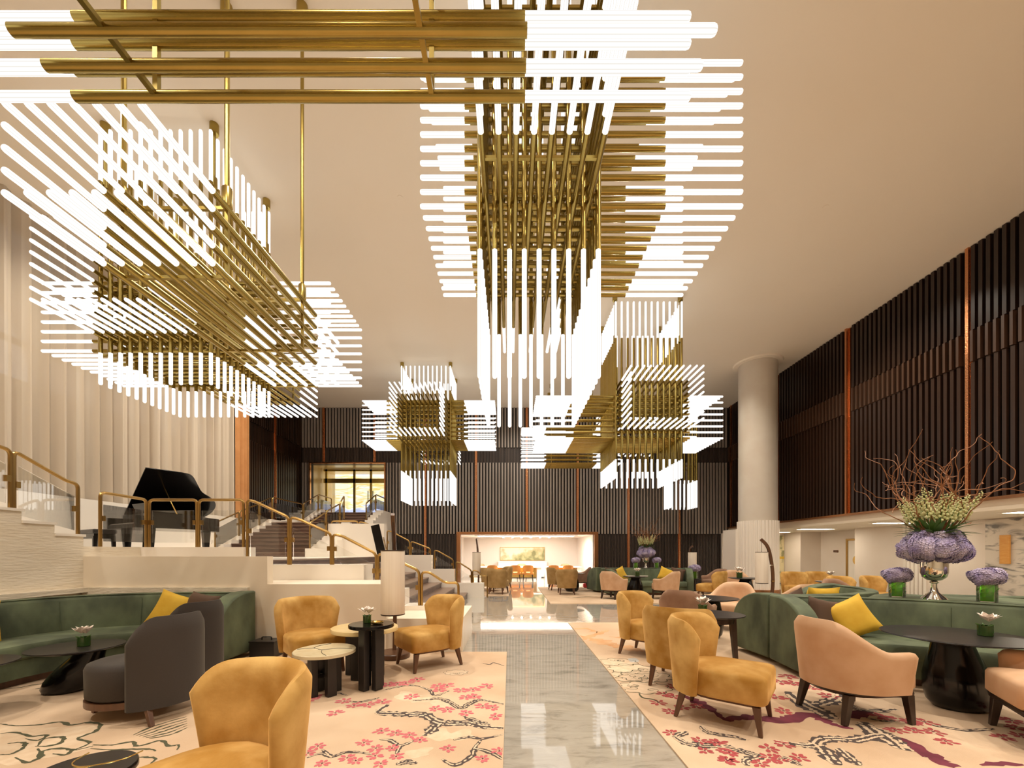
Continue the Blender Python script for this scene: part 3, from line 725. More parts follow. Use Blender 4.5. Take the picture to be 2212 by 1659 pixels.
# ================================================================== CHANDELIERS
SP = .142                      # distance between neighbouring tubes
TR = .027
tube_cache = {}
def tube_mesh(kind, L, n):
    key = (kind, round(L, 2), n)
    if key not in tube_cache:
        if kind == 'brass':
            mb = B().tube([(0, 0, 0), (0, 0, L)], TR, n)
        else:
            mb = B().tube([(0, 0, 0), (0, 0, L-.02), (0, 0, L-.006), (0, 0, L)], [TR*.9, TR*.9, TR*.75, TR*.42], n)
        tube_cache[key] = mesh_of('brass_tube' if kind == 'brass' else 'light_tube', mb, 'brass' if kind == 'brass' else 'tube_light', ang=50)
    return tube_cache[key]
ROT = {'x': (0, PI/2, 0), 'y': (-PI/2, 0, 0), 'z': (0, 0, 0)}
def arm(root, axis, a0, a1, w0, w1, ps, qs, n=8, ties=()):
    """tubes of one arm: they stand on the rim of the rectangle ps x qs and run from a0 to a1 with lit ends"""
    L = round(a1-a0-w0-w1, 2)
    rim = [(p, q) for i, p in enumerate(ps) for j, q in enumerate(qs) if i in (0, len(ps)-1) or j in (0, len(qs)-1)]
    def pos(a, p, q): return {'x': (a, p, q), 'y': (p, a, q), 'z': (p, q, a)}[axis]
    for (p, q) in rim:
        o = obj('brass_tube', tube_mesh('brass', L, n), None, root, pos(a0+w0, p, q)); o.rotation_euler = ROT[axis]
        if w1 > 0: obj('light_tube', tube_mesh('light', w1, n), None, o, (0, 0, L))
        if w0 > 0:
            e_ = obj('light_tube', tube_mesh('light', w0, n), None, o, (0, 0, 0)); e_.rotation_euler = (PI, 0, 0)
    for a in ties:
        P0, P1, Q0, Q1 = ps[0], ps[-1], qs[0], qs[-1]
        for (s_, e_) in (((P0, Q0), (P1, Q0)), ((P0, Q1), (P1, Q1)), ((P0, Q0), (P0, Q1)), ((P1, Q0), (P1, Q1))):
            obj('tie_bar', B().bar(pos(a, *s_), pos(a, *e_), .026), 'brass', root, smooth=False)
def rng(a, n_): return [a+SP*i for i in range(n_)]
def rods(root, pts, ztop):
    for (x, y, z) in pts:
        r_ = obj('hanging_rod', B().tube([(x, y, z), (x, y, ztop-.06)], .02, 8), 'brass', root)
        obj('ceiling_cap', B().lathe([(.055, -.14), (.06, -.13), (.06, -.001)], 14, (x, y, ztop)), 'brass', r_)
        obj('socket', B().lathe([(.03, 0), (.04, .01), (.04, .16), (.022, .18)], 10, (x, y, z)), 'brass', r_)
G = 'brass rod chandeliers'
def lamp(label): return thing('chandelier', label, 'chandelier', (0, 0, 0), group=G)

# nearest, across the top of the picture
c1 = lamp('nearest brass tube chandelier, a level bundle crossing the top of the picture')
arm(c1, 'x', -3.23, .97, .89, .89, rng(2.24-6*SP, 7), rng(3.75, 5), 14, ties=(-1.9, -.42))
for (x, y) in ((-1.9, 1.39), (-.42, 1.39)):
    rods(c1, [(x, y, 3.75+4*SP)], ZC)
# left bundle running towards the back
c2 = lamp('left brass tube chandelier bundle pointing along the hall, hung on four long rods')
arm(c2, 'y', 2.61, 5.64, .65, .67, rng(-3.18, 7), rng(3.56, 5), 12, ties=(3.43, 4.67))
rods(c2, [(-3.18, 3.43, 4.13), (-2.33, 3.43, 4.13), (-3.18, 4.67, 4.13), (-2.33, 4.67, 4.13)], ZC)
# left cross in front of the curtain
c3 = lamp('large brass tube cross chandelier in front of the sheer curtain')
arm(c3, 'z', 3.67, 7.28, .45, .73, rng(-5.80, 12), rng(5.90, 11), 8)
arm(c3, 'x', -6.87, -2.63, .76, .77, rng(6.11, 10), rng(4.25, 8), 8)
arm(c3, 'y', 4.98, 9.33, .75, .8, rng(-5.74, 11), rng(4.33, 8), 8, ties=(8.3,))
rods(c3, [(-5.80, 5.97, 6.5), (-4.24, 5.97, 6.5), (-5.80, 7.25, 6.5), (-4.24, 7.25, 6.5)], ZC)
# centre cross
c4 = lamp('large brass tube cross chandelier hanging in the middle of the hall with long lit tips')
arm(c4, 'z', 2.97, 7.22, 1.23, .8, rng(-.29, 9), rng(4.0, 12), 10)
arm(c4, 'x', -.89, 2.30, .44, .77, rng(4.12, 11), rng(4.72, 11), 10)
arm(c4, 'y', 2.52, 7.0, .81, .8, rng(-.235, 8), rng(4.66, 10), 10, ties=(3.55,))
rods(c4, [(-.29, 4.07, 6.4), (.85, 4.07, 6.4), (-.29, 5.49, 6.4), (.85, 5.49, 6.4)], ZC)
# far centre-left cross
c5 = lamp('brass tube cross chandelier hanging before the upper doors, left of the centre one')
arm(c5, 'z', 2.95, 7.30, .97, .8, rng(-3.49, 12), rng(13.4, 11), 6)
arm(c5, 'x', -4.79, -.49, .8, 1.0, rng(13.47, 10), rng(4.91, 10), 6)
arm(c5, 'y', 11.7, 16.6, .8, .8, rng(-3.40, 11), rng(4.80, 10), 6)
rods(c5, [(-3.49, 13.47, 6.5), (-1.93, 13.47, 6.5), (-3.49, 14.75, 6.5), (-1.93, 14.75, 6.5)], ZC)
# right cross
c6 = lamp('brass tube cross chandelier on the right, nearest to the round column')
arm(c6, 'z', 3.05, 7.24, .45, .87, rng(2.50, 12), rng(9.87, 12), 6)
arm(c6, 'x', .61, 5.08, .9, .8, rng(9.94, 11), rng(4.02, 8), 6)
arm(c6, 'y', 9.0, 12.6, .76, .7, rng(2.62, 12), rng(4.20, 9), 6)
rods(c6, [(2.50, 9.94, 6.3), (4.06, 9.94, 6.3), (2.50, 11.36, 6.3), (4.06, 11.36, 6.3)], ZC)
# far beam
c7 = lamp('far level brass tube chandelier bundle close to the back wall, behind the right cross')
arm(c7, 'x', .41, 4.05, .9, .9, rng(15.2, 7), rng(4.55, 10), 6, ties=(1.5, 3.0))
rods(c7, [(1.5, 15.2, 5.83), (3.0, 15.2, 5.83), (1.5, 16.05, 5.83), (3.0, 16.05, 5.83)], ZC)
# farthest small one
c8 = lamp('farthest brass tube chandelier, a narrow upright bundle at right before the back wall')
arm(c8, 'z', 2.85, 6.6, .95, .7, rng(5.64, 7), rng(14.5, 6), 6, ties=(4.3, 5.5))
rods(c8, [(5.64, 14.5, 5.9), (6.49, 15.21, 5.9)], ZC)

# fill spots added at the hall ceiling to brighten floor and furniture
k = 0
words = ('the left green sofa', 'the nested tables', 'the nearest right chairs', 'the right foreground sofa', 'the foot of the hall stairs', 'the cross aisle', 'the tall flower goblet', 'the upper stairs', 'the far left carpet', 'the far green sofa', 'the reception desks', 'the corridor edge', 'the foreground gold chair', 'the near end of the aisle', 'the side stairs', 'the right edge table', 'the drape', 'the grand piano', 'the far end of the landing', 'the near right wall', 'the ledge sofa at the right edge')
for i, (x, y) in enumerate(((-6.6, 3.2), (-1.35, 3.0), (2.9, 1.6), (5.6, 3.4), (-1.9, 7.2), (2.0, 7.9), (5.6, 7.4), (-4.6, 11.6), (-.3, 11.0), (5.6, 12.3), (.2, 15.6), (7.6, 9.6), (-1.6, .4), (1.6, -1.5), (-4.5, .2), (4.9, .2), (-6.9, 12.6), (-6.75, 6.8), (-6.6, 9.9), (7.3, 1.6), (7.4, 5.4))):
    q = thing('ceiling_fill_spot', 'added fill spot with a tiny ceiling ring above '+words[i], 'ceiling light', (x, y, ZC), group='added hall fill spots')
    obj('trim_ring', B().lathe([(.035, -.006), (.05, -.006), (.05, -.001), (.035, -.001)], 14), 'ceiling', q)  # tiny ring that only dresses the added spot
    ld_ = bpy.data.lights.new('downlight', 'SPOT'); ld_.energy = SPOT_W; ld_.color = (1, .905, .765); ld_.spot_size = 2.35; ld_.spot_blend = .9; ld_.shadow_soft_size = .12  # added fill lamp, lifts the room beyond what the chandeliers give
    lo_ = bpy.data.objects.new('downlight', ld_); COL.objects.link(lo_); lo_.parent = q; lo_.location = (0, 0, -.02)

# ================================================================== FURNITURE
def shell(plan, nu, z0, top, t, flare=0.0, nv=7, corner=0.0, taper=0.0):
    """upholstered wrap-around back: plan(u) gives a point and its outward normal, top(u) the height"""
    outer, inner = [], []
    for i in range(nv+1):
        v = i/nv; ro, ri = [], []
        for j in range(nu+1):
            u = -1+2*j/nu
            uu = u*(1-taper*(1-v))
            (x, y), (nx, ny) = plan(uu)
            z = z0+(top(u)-z0)*v
            o = flare*v
            rnd_ = t*.5*(1-math.sqrt(max(0, 1-max(0, (v-.86)/.14)**2)))*.8
            eu = max(0, (abs(u)-.90)/.10); re = t*.5*(1-math.sqrt(max(0, 1-eu*eu)))*.8
            k = max(rnd_, re)
            ro.append((x+nx*(o+t/2-k), y+ny*(o+t/2-k), z)); ri.append((x+nx*(o-t/2+k), y+ny*(o-t/2+k), z))
        outer.append(ro); inner.append(ri)
    mb = B(); mb.grid(outer); mb.grid(inner); n_ = nu+1; K = (nv+1)*n_
    for j in range(nu):
        mb.f.append((nv*n_+j, nv*n_+j+1, K+nv*n_+j+1, K+nv*n_+j)); mb.f.append((j, j+1, K+j+1, K+j))
    for i in range(nv):
        mb.f.append((i*n_, (i+1)*n_, K+(i+1)*n_, K+i*n_)); mb.f.append((i*n_+nu, (i+1)*n_+nu, K+(i+1)*n_+nu, K+i*n_+nu))
    return mb
def cushion(x0, x1, y0, y1, z0, z1, r=.05, dome=.02, n=12, rb=0.02, back=None):
    """upholstered block with rounded corners and a slightly domed top"""
    cx_, cy_ = (x0+x1)/2, (y0+y1)/2; hx, hy = (x1-x0)/2, (y1-y0)/2
    def ring(ins, z):
        out_ = []
        for (sx_, sy_, a0) in ((1, 1, 0), (-1, 1, PI/2), (-1, -1, PI), (1, -1, 1.5*PI)):
            rr = min(max((back if back and sx_ < 0 else r)-ins*.3, .01), min(hx, hy)-ins-.004)
            for j in range(5):
                a = a0+PI/2*j/4
                out_.append((cx_+sx_*(hx-ins-rr)+rr*math.cos(a), cy_+sy_*(hy-ins-rr)+rr*math.sin(a), z))
        return out_
    h = z1-z0; e_ = min(.035, h*.3)
    rs = [ring(rb, z0), ring(0, z0+rb), ring(0, z1-e_), ring(e_*.3, z1-e_*.35), ring(e_, z1), ring(min(hx, hy)*.55, z1+dome)]
    mb = B(); mb.grid(rs, True); m_ = len(rs[0])
    mb.f.append(tuple(reversed(range(m_)))); mb.f.append(tuple((len(rs)-1)*m_+j for j in range(m_)))
    return mb
def leg_mb(x, y, z, dx, dy, w=.05, w2=.028):
    return B().add([(x+i*w/2, y+j*w/2, z) for i, j in ((-1, -1), (1, -1), (1, 1), (-1, 1))]+[(x+dx+i*w2/2, y+dy+j*w2/2, 0) for i, j in ((-1, -1), (1, -1), (1, 1), (-1, 1))],
                   [(0, 1, 2, 3), (7, 6, 5, 4), (0, 4, 5, 1), (1, 5, 6, 2), (2, 6, 7, 3), (3, 7, 4, 0)])

# --- gold velvet lounge chair (faces +x)
def tub_plan(u):
    a = u*1.46; rx, ry = .275, .27
    p = (-rx*math.cos(a)-.02 if abs(a) < PI/2 else -.02-rx*math.cos(a)*1.0, ry*math.sin(a))
    nx, ny = -math.cos(a)/rx, math.sin(a)/ry; l = math.hypot(nx, ny)
    return p, (nx/l, ny/l)
def tub_top(u): return .775-.015*u*u-.12*max(0, (abs(u)-.60)/.40)**2.7
def make_tub(velvet):
    t_ = thing('lounge_chair', '', 'chair')
    obj('backrest', shell(tub_plan, 44, .20, tub_top, .08, .05, nv=12, taper=.12), velvet, t_, ang=60)
    obj('seat', cushion(-.24, .36, -.27, .27, .21, .415, .05, .018, back=.22), velvet, t_, ang=60)
    obj('seat_frame', cushion(-.22, .32, -.25, .25, .19, .215, .05, 0, back=.2), 'walnut', t_)
    for (x, y) in ((.29, .22), (.29, -.22), (-.21, .20), (-.21, -.20)):
        obj('leg', leg_mb(x, y, .20, .03 if x > 0 else -.05, .02 if y > 0 else -.02), 'walnut', t_, smooth=False, bevel=.004)
    return t_
# --- velvet armchair on a dark frame (faces +x)
def u_plan(u):
    Rr, st = .29, .22; tot = 2*st+PI*Rr; s_ = (u+1)/2*tot
    if s_ < st: return ((st-s_), -Rr), (0, -1)
    if s_ < st+PI*Rr:
        a = (s_-st)/Rr; return (-Rr*math.sin(a)*.95, -Rr*math.cos(a)), (-math.sin(a), -math.cos(a))
    return ((s_-st-PI*Rr), Rr), (0, 1)
def arm_top(u):
    a = abs(u); k = 0 if a < .16 else (1 if a > .70 else (a-.16)/.54); k = k*k*(3-2*k)
    return .77-.21*k-.04*max(0, (a-.93)/.07)**2
def make_armchair(velvet):
    t_ = thing('armchair', '', 'armchair')
    obj('backrest', shell(u_plan, 48, .245, arm_top, .075, .045, nv=12), velvet, t_, ang=60)
    obj('seat', cushion(-.22, .33, -.255, .255, .255, .44, .05, .02, back=.2), velvet, t_, ang=60)
    obj('base_frame', cushion(-.27, .31, -.27, .27, .205, .25, .06, 0, back=.24), 'dark_wood', t_)
    for (x, y) in ((.26, .23), (.26, -.23), (-.19, .20), (-.19, -.20)):
        obj('leg', leg_mb(x, y, .22, .02 if x > 0 else -.05, .015 if y > 0 else -.015, .058, .036), 'dark_wood', t_, smooth=False, bevel=.004)
    return t_
# --- charcoal chair with a tall curved back and drum seat (faces +x)
def grey_plan(u):
    a = u*1.05; r_ = .36
    return (-r_*math.cos(a)+.08, r_*.92*math.sin(a)), (-math.cos(a), math.sin(a))
def grey_top(u): return .80-.20*max(0, (abs(u)-.45)/.55)**2.2
def make_grey():
    t_ = thing('lounge_chair', '', 'chair')
    obj('backrest', shell(grey_plan, 36, .11, grey_top, .06, .0, nv=12), 'grey_fabric', t_, ang=60)
    mb = B().lathe([(.27, .15), (.30, .17), (.305, .38), (.29, .415), (.25, .43), (.10, .44)], 32, (.20, 0, 0))
    obj('seat', mb, 'grey_fabric', t_, ang=60)
    obj('seat_frame', B().lathe([(.285, .10), (.305, .10), (.305, .148), (.285, .149)], 32, (.20, 0, 0)), 'walnut', t_)
    for (x, y, dx, dy) in ((.45, .12, .01, .0), (.45, -.12, .01, 0), (-.18, .20, -.09, .03), (-.18, -.20, -.09, -.03)):
        obj('leg', leg_mb(x, y, .16, dx, dy, .04, .03), 'walnut', t_, smooth=False, bevel=.003)
    lum = cushion(-.08, .08, -.20, .20, -.05, .05, .05, .02)
    o = obj('lumbar_cushion', lum, 'grey_fabric', t_, (-.17, 0, .60), ang=60); o.rotation_euler = (0, PI/2-.15, 0)
    return t_
# --- orange desk chair with a slot in its back (faces +x)
def make_desk_chair(leather):
    t_ = thing('desk_chair', '', 'chair')
    mb = B(); n_ = 20
    def pl(u, z):
        a = u*.95; return (-.24*math.cos(a)-.02-.05*(z-.35), .30*math.sin(a), z)
    rows_o, rows_i = [], []
    zz = [.34, .38, .44, .50, .58, .66, .70, .725]
    wd = [.72, .78, .86, .93, 1.0, .93, .72, .35]
    for z, w in zip(zz, wd):
        rows_o.append([pl((-1+2*j/n_)*w, z) for j in range(n_+1)])
        rows_i.append([(p[0]+.035, p[1]*.96, p[2]) for p in rows_o[-1]])
    k0 = 0; mb.grid(rows_o); mb.grid(rows_i); N = n_+1; K = len(zz)*N
    hole = lambda i, j: i == 1 and 6 <= j < 14
    fs = []
    for f_ in mb.f: fs.append(f_)
    keep = []
    for idx, f_ in enumerate(fs):
        ii = idx % ((len(zz)-1)*n_); i, j = divmod(ii, n_)
        if not hole(i, j): keep.append(f_)
    mb.f = keep
    for j in range(n_):
        mb.f.append((j, j+1, K+j+1, K+j)); r7 = (len(zz)-1)*N; mb.f.append((r7+j, r7+j+1, K+r7+j+1, K+r7+j))
    for i in range(len(zz)-1):
        mb.f.append((i*N, (i+1)*N, K+(i+1)*N, K+i*N)); mb.f.append((i*N+n_, (i+1)*N+n_, K+(i+1)*N+n_, K+i*N+n_))
    for j in range(6, 14):
        mb.f.append((N+j, N+j+1, K+N+j+1, K+N+j)); mb.f.append((2*N+j, 2*N+j+1, K+2*N+j+1, K+2*N+j))
    mb.f.append((N+6, 2*N+6, K+2*N+6, K+N+6)); mb.f.append((N+14, 2*N+14, K+2*N+14, K+N+14))
    obj('backrest', mb, leather, t_, ang=60)
    obj('seat', cushion(-.22, .26, -.26, .26, .30, .40, .10, .02), leather, t_, ang=60)
    for (x, y) in ((.19, .19), (.19, -.19), (-.17, .19), (-.17, -.19)):
        obj('leg', leg_mb(x, y, .31, .05 if x > 0 else -.05, .03 if y > 0 else -.03, .035, .022), 'dark_wood', t_, smooth=False)
    return t_

gold = make_tub('gold_velvet'); olive = make_tub('olive_velvet')
beige = make_armchair('beige_velvet'); brown = make_armchair('brown_velvet')
grey = make_grey(); orange = make_desk_chair('orange_leather'); pink = make_desk_chair('pink_leather')
USED = set()
CZ = .0145   # top of the carpets
def place(proto, label, x, y, fx, fy, group=None, z=CZ, scale=None):
    rz = face_dir(fx, fy)
    if proto.name not in USED:
        USED.add(proto.name); proto.location = (x, y, z); proto.rotation_euler = (0, 0, rz); proto['label'] = label
        if group: proto['group'] = group
        if scale: proto.scale = (scale,)*3
        return proto
    return copy_tree(proto, (x, y, z), rz, label, group, scale)
GC = 'gold velvet lounge chairs'
place(gold, 'gold velvet lounge chair in the left foreground, cut by the bottom edge', -1.22, 1.70, -.50, -.866, GC)
place(gold, 'gold velvet lounge chair between the black box and the nested tables', -2.20, 4.60, .66, -.75, GC)
place(gold, 'gold velvet lounge chair beside the marble aisle, right of the floor lamp', -.90, 4.80, -.80, -.60, GC)
place(gold, 'gold velvet lounge chair nearest on the right carpet, seat turned to the right', 1.64, 3.28, .78, -.62, GC)
place(gold, 'gold velvet lounge chair with its back to us behind the nearest right one', 1.68, 4.12, .56, .83, GC)
place(gold, 'gold velvet lounge chair on the far side of the round table with the white lily', 1.73, 5.28, .72, -.69, GC)
place(gold, 'left gold velvet chair of the pair before the corridor door', 7.62, 11.1, -.2, -.98, GC, 0)
place(gold, 'right gold velvet chair of the pair before the corridor door', 8.32, 11.2, -.3, -.95, GC, 0)
place(gold, 'left gold velvet chair of the pair under the orange wall lamp', 7.28, 9.0, .2, -.98, GC, 0)
place(gold, 'right gold velvet chair of the pair under the orange wall lamp', 8.10, 9.1, .3, -.95, GC, 0)
place(gold, 'gold velvet chair beside the far armchair, right of the far green sofa', 5.58, 11.5, -.75, .66, GC)
OC = 'olive velvet lounge chairs at the far tables'
place(olive, 'olive velvet lounge chair nearest beside the foot of the hall stairs', -.38, 13.0, .25, .97, OC)
place(olive, 'olive velvet lounge chair behind the nearest one by the hall stairs', -.62, 13.9, .7, .7, OC)
place(olive, 'olive velvet lounge chair facing us from behind the pair by the hall stairs', -.28, 15.0, -.95, -.3, OC)
place(olive, 'olive velvet lounge chair with its back to us, left of the far green sofa', 1.74, 12.85, .05, 1.0, OC)
place(olive, 'olive velvet lounge chair half hidden behind the one beside the far sofa', 1.62, 14.3, .98, .1, OC)
AC = 'beige velvet armchairs'
place(beige, 'beige velvet armchair facing the round black table in the right foreground', 2.70, 3.33, .995, .10, AC)
place(beige, 'beige velvet armchair cut by the right edge of the picture', 3.71, 2.75, -.86, .50, AC)
place(beige, 'left beige velvet armchair in front of the far green sofa', 2.86, 11.6, .72, .69, AC)
place(beige, 'right beige velvet armchair in front of the far green sofa', 4.34, 11.55, -.62, .78, AC)
place(beige, 'beige velvet armchair facing us behind the black table left of the near green sofa', 3.72, 7.0, -.70, -.72, AC)
place(beige, 'beige velvet armchair beside the column behind the right floor lamp', 6.42, 11.8, -.2, -.98, AC)
place(beige, 'beige velvet armchair showing over the right green sofa, next to the yellow cushion', 4.75, 7.05, -.3, .95, AC)
RC = 'brown velvet armchairs'
place(brown, 'brown velvet armchair with its back to us behind the table with the white lily', 2.50, 5.92, .62, .78, RC)
place(brown, 'brown velvet armchair left of the far green sofa', 2.52, 14.75, -.95, .2, RC)
place(brown, 'brown velvet armchair right of the far green sofa beside the gold chair', 6.35, 12.9, -.9, -.4, RC)
place(brown, 'brown velvet armchair top showing behind the flower ledge at right', 6.5, 8.1, .2, -.97, RC, 0)
place(grey, 'charcoal fabric chair nearest the camera with tall curved back', -2.86, 3.36, -.97, .22)
place(grey, 'charcoal fabric chair behind the nearest one, beside the green sofa arm', -3.28, 4.21, -.97, .24)
DC = 'orange leather chairs at the reception desks'
for (px, lb) in ((1064, 'orange leather desk chair farthest left at the reception desks'), (1113, 'orange leather desk chair left of the middle pair'), (1140.5, 'orange leather desk chair right of the middle pair'),
                 (1195, 'orange leather desk chair left of the right desk'), (1226, 'orange leather desk chair right of the right desk')):
    place(orange, lb, (px-VX)*18.75/F, 18.75, 0, 1, DC, 0)
for (px, lb) in ((1037, 'pale coral desk chair behind the left end of the desks'), (1127, 'pale coral desk chair behind the middle of the desks'), (1222, 'pale coral desk chair behind the right desk')):
    place(pink, lb, (px-VX)*20.6/F, 20.6, 0, -1, 'coral chairs behind the desks', 0)

# --- reception desks
def desk(label, x0, x1):
    t_ = thing('reception_desk', label, 'desk', ((x0+x1)/2, 19.6, 0)); h = (x1-x0)/2
    obj('desk_top', B().box(-h, h, -.4, .4, .58, .63), 'desk_white', t_, smooth=False, bevel=.006)
    for s_ in (-1, 1): obj('leg_panel', B().box(s_*(h-.12)-.10, s_*(h-.12)+.10, -.36, .36, 0, .58), 'white_gloss', t_, smooth=False, bevel=.005)
    obj('front_panel', B().box(-h+.22, h-.22, .20, .24, .1, .58), 'brass_bright', t_, smooth=False)
desk('long white reception desk at left in the lit niche', (1024-VX)*19.6/F, (1169-VX)*19.6/F)
desk('short white reception desk at right in the lit niche', (1175-VX)*19.6/F, (1254-VX)*19.6/F)
dl = thing('desk_lamp', 'small curved gold desk lamp on the left reception desk', 'lamp', ((1028-VX)*19.6/F, 19.6, .63))
obj('stem', B().tube(catmull([(0, 0, .02), (-.06, 0, .25), (.0, 0, .42), (.14, 0, .45)], 5), .012, 8), 'brass_bright', dl)
obj('base', B().lathe([(.09, 0), (.09, .015), (.02, .025)], 16), 'brass_bright', dl)
obj('lamp_head', B().lathe([(.02, .03), (.06, 0), (.055, -.01)], 14, (.15, 0, .44)), 'brass_bright', dl)
# --- gold trolley table left of the desks
tr = thing('gold_side_table', 'gold two-tier side table beside the far end of the hall stairs', 'table', (-.98, 14.6, CZ))
for z in (.12, .42): obj('shelf', B().box(-.34, .34, -.22, .22, z, z+.03), 'gold_top', tr, smooth=False)
for i in (-1, 1):
    for j in (-1, 1): obj('leg', B().bar((i*.32, j*.2, 0), (i*.32, j*.2, .46), .03), 'brass_bright', tr, smooth=False)
rdx = tag(obj('red_parcel', cushion(-.12, .12, -.08, .08, 0, .16, .03, .01), 'red_thing', loc=(at(1267, 1262, 15.2)[0], 15.2, CZ)), 'small red object on the floor behind the brown armchair', 'bag')

# --- round tables
def saucer(t_, r_, z, m_='black_table', th_=.05):
    return obj('table_top', B().lathe([(r_*.25, z-th_), (r_*.7, z-th_*.75), (r_*.97, z-th_*.25), (r_, z-.008), (r_*.992, z)], 48), m_, t_, ang=35)
def pebble_table(label, x, y, r_, z, shear=(.35, .1), base=.24, zb=CZ, squash=.8):
    t_ = thing('round_table', label, 'table', (x, y, zb), group='round black tables')
    saucer(t_, r_, z)
    h = z-.045
    prof = [(base*.80, 0), (base*.98, h*.10), (base*1.05, h*.28), (base*1.0, h*.48), (base*.86, h*.68), (base*.70, h*.86), (base*.60, h)]
    mb = B().lathe(prof, 28, (-shear[0]*h*.5, -shear[1]*h*.5, 0), shear, squash)
    obj('pedestal', mb, 'black_gloss', t_, ang=60)
    return t_
pebble_table('low round black table with a white lily in front of the left green sofa', -4.03, 3.88, .34, .41, (.62, .1), .19)
pebble_table('low round black table cut by the left edge of the picture', -4.32, 3.24, .34, .41, (-.3, .1), .19)
pebble_table('large round black table in front of the right green sofa, white lily on it', 3.70, 3.46, .48, .60, (-.12, .0), .225)
def leg_table(label, x, y, r_, z, zb=CZ):
    t_ = thing('round_table', label, 'table', (x, y, zb), group='round black tables')
    saucer(t_, r_, z)
    for k in range(4):
        a = PI/4+k*PI/2+.3
        obj('leg', B().bar((r_*.6*math.cos(a), r_*.6*math.sin(a), z-.04), (r_*.72*math.cos(a), r_*.72*math.sin(a), 0), .06, w2=.035), 'dark_wood', t_, smooth=False)
    obj('apron', B().lathe([(r_*.66, z-.09), (r_*.68, z-.04)], 32), 'dark_wood', t_)
    return t_
leg_table('round black table between three gold chairs, white lily in a green pot on it', 2.26, 4.66, .33, .60)
pebble_table('round black table left of the near green sofa end', 3.02, 6.3, .40, .60, (.1, 0), .20)
pebble_table('round black table with papers in front of the far green sofa', 3.60, 11.98, .36, .60, (.05, 0), .22)
pebble_table('round black table among the olive chairs left of the far green sofa', 2.05, 13.75, .40, .60, (.05, 0), .22)
pebble_table('round black table under the right floor lamp', 6.12, 10.88, .38, .62, (.12, 0), .24)
pebble_table('round black table between the two pairs of gold chairs near the corridor', 7.72, 10.0, .34, .60, (.0, 0), .20, 0)

# nested tables
def block_legs(t_, z, r_, n_=4):
    for k in range(n_):
        a = PI/4+k*2*PI/n_
        obj('leg', B().bar((r_*math.cos(a), r_*math.sin(a), 0), (r_*math.cos(a), r_*math.sin(a), z), .085, .06, (math.cos(a), math.sin(a), 0)), 'black_metal', t_, smooth=False, bevel=.004)
    obj('stretcher', B().bar((-r_*.7, -r_*.7, z*.45), (r_*.7, r_*.7, z*.45), .03).bar((-r_*.7, r_*.7, z*.45), (r_*.7, -r_*.7, z*.45), .03), 'black_metal', t_, smooth=False)
nt1 = thing('side_table', 'tall black round side table, highest of the nested three', 'table', (-1.315, 3.95, CZ), rz=.2)
obj('table_top', B().lathe([(.20, .575), (.207, .58), (.207, .605), (.204, .61)], 40), 'black_gloss', nt1)
block_legs(nt1, .575, .085)
nt2 = thing('side_table', 'middle gold topped round side table of the nested three', 'table', (-1.52, 4.36, CZ), rz=.6)
obj('table_top', B().lathe([(.325, .465), (.335, .47), (.335, .50), (.33, .507)], 48), 'gold_top', nt2)
block_legs(nt2, .465, .17)
nt3 = thing('side_table', 'lowest nested side table with a veined cream stone top', 'table', (-1.69, 3.80, CZ), rz=.1)
tp = obj('table_top', B().lathe([(.255, .365), (.267, .37), (.267, .395), (.262, .40)], 48), 'onyx_top', nt3)
for vv in ([(-.25, .02), (-.12, .06), (-.02, -.02), (.10, .03), (.24, .0)], [(-.02, -.02), (.02, -.14), (.09, -.24)], [(-.12, .06), (-.10, .16), (-.02, .24)]):
    pts = catmull([(x, y, .4012) for x, y in vv], 4)
    obj('dark_vein', B().tube(pts, .0022, 6), 'black_metal', tp)
block_legs(nt3, .365, .11)
ft = thing('side_table', 'dark marble round table with gold inlay at the bottom edge', 'table', (-1.74, 1.70, CZ))
tp = obj('table_top', B().lathe([(.16, .37), (.17, .375), (.17, .395), (.166, .40)], 48), 'black_gloss', ft)
obj('gold_inlay', B().tube(catmull([(-.12, .14, .4), (-.10, .05, .4), (-.02, .02, .4), (.08, .08, .4), (.10, .16, .4)], 5), .003, 6).lathe([(.05, -.001), (.048, .002)], 20, (-.02, -.03, .4)), 'brass_bright', tp)
block_legs(ft, .37, .10)
# ashtray and candle dish on the tall table
dsh = tag(obj('glass_dish', B().lathe([(.03, 0), (.055, .006), (.06, .022), (.056, .022), (.05, .010), (.01, .008)], 20), 'brass_bright', loc=(-1.255, 3.93, CZ+.6105)), 'small gold dish on the tall black side table', 'dish')

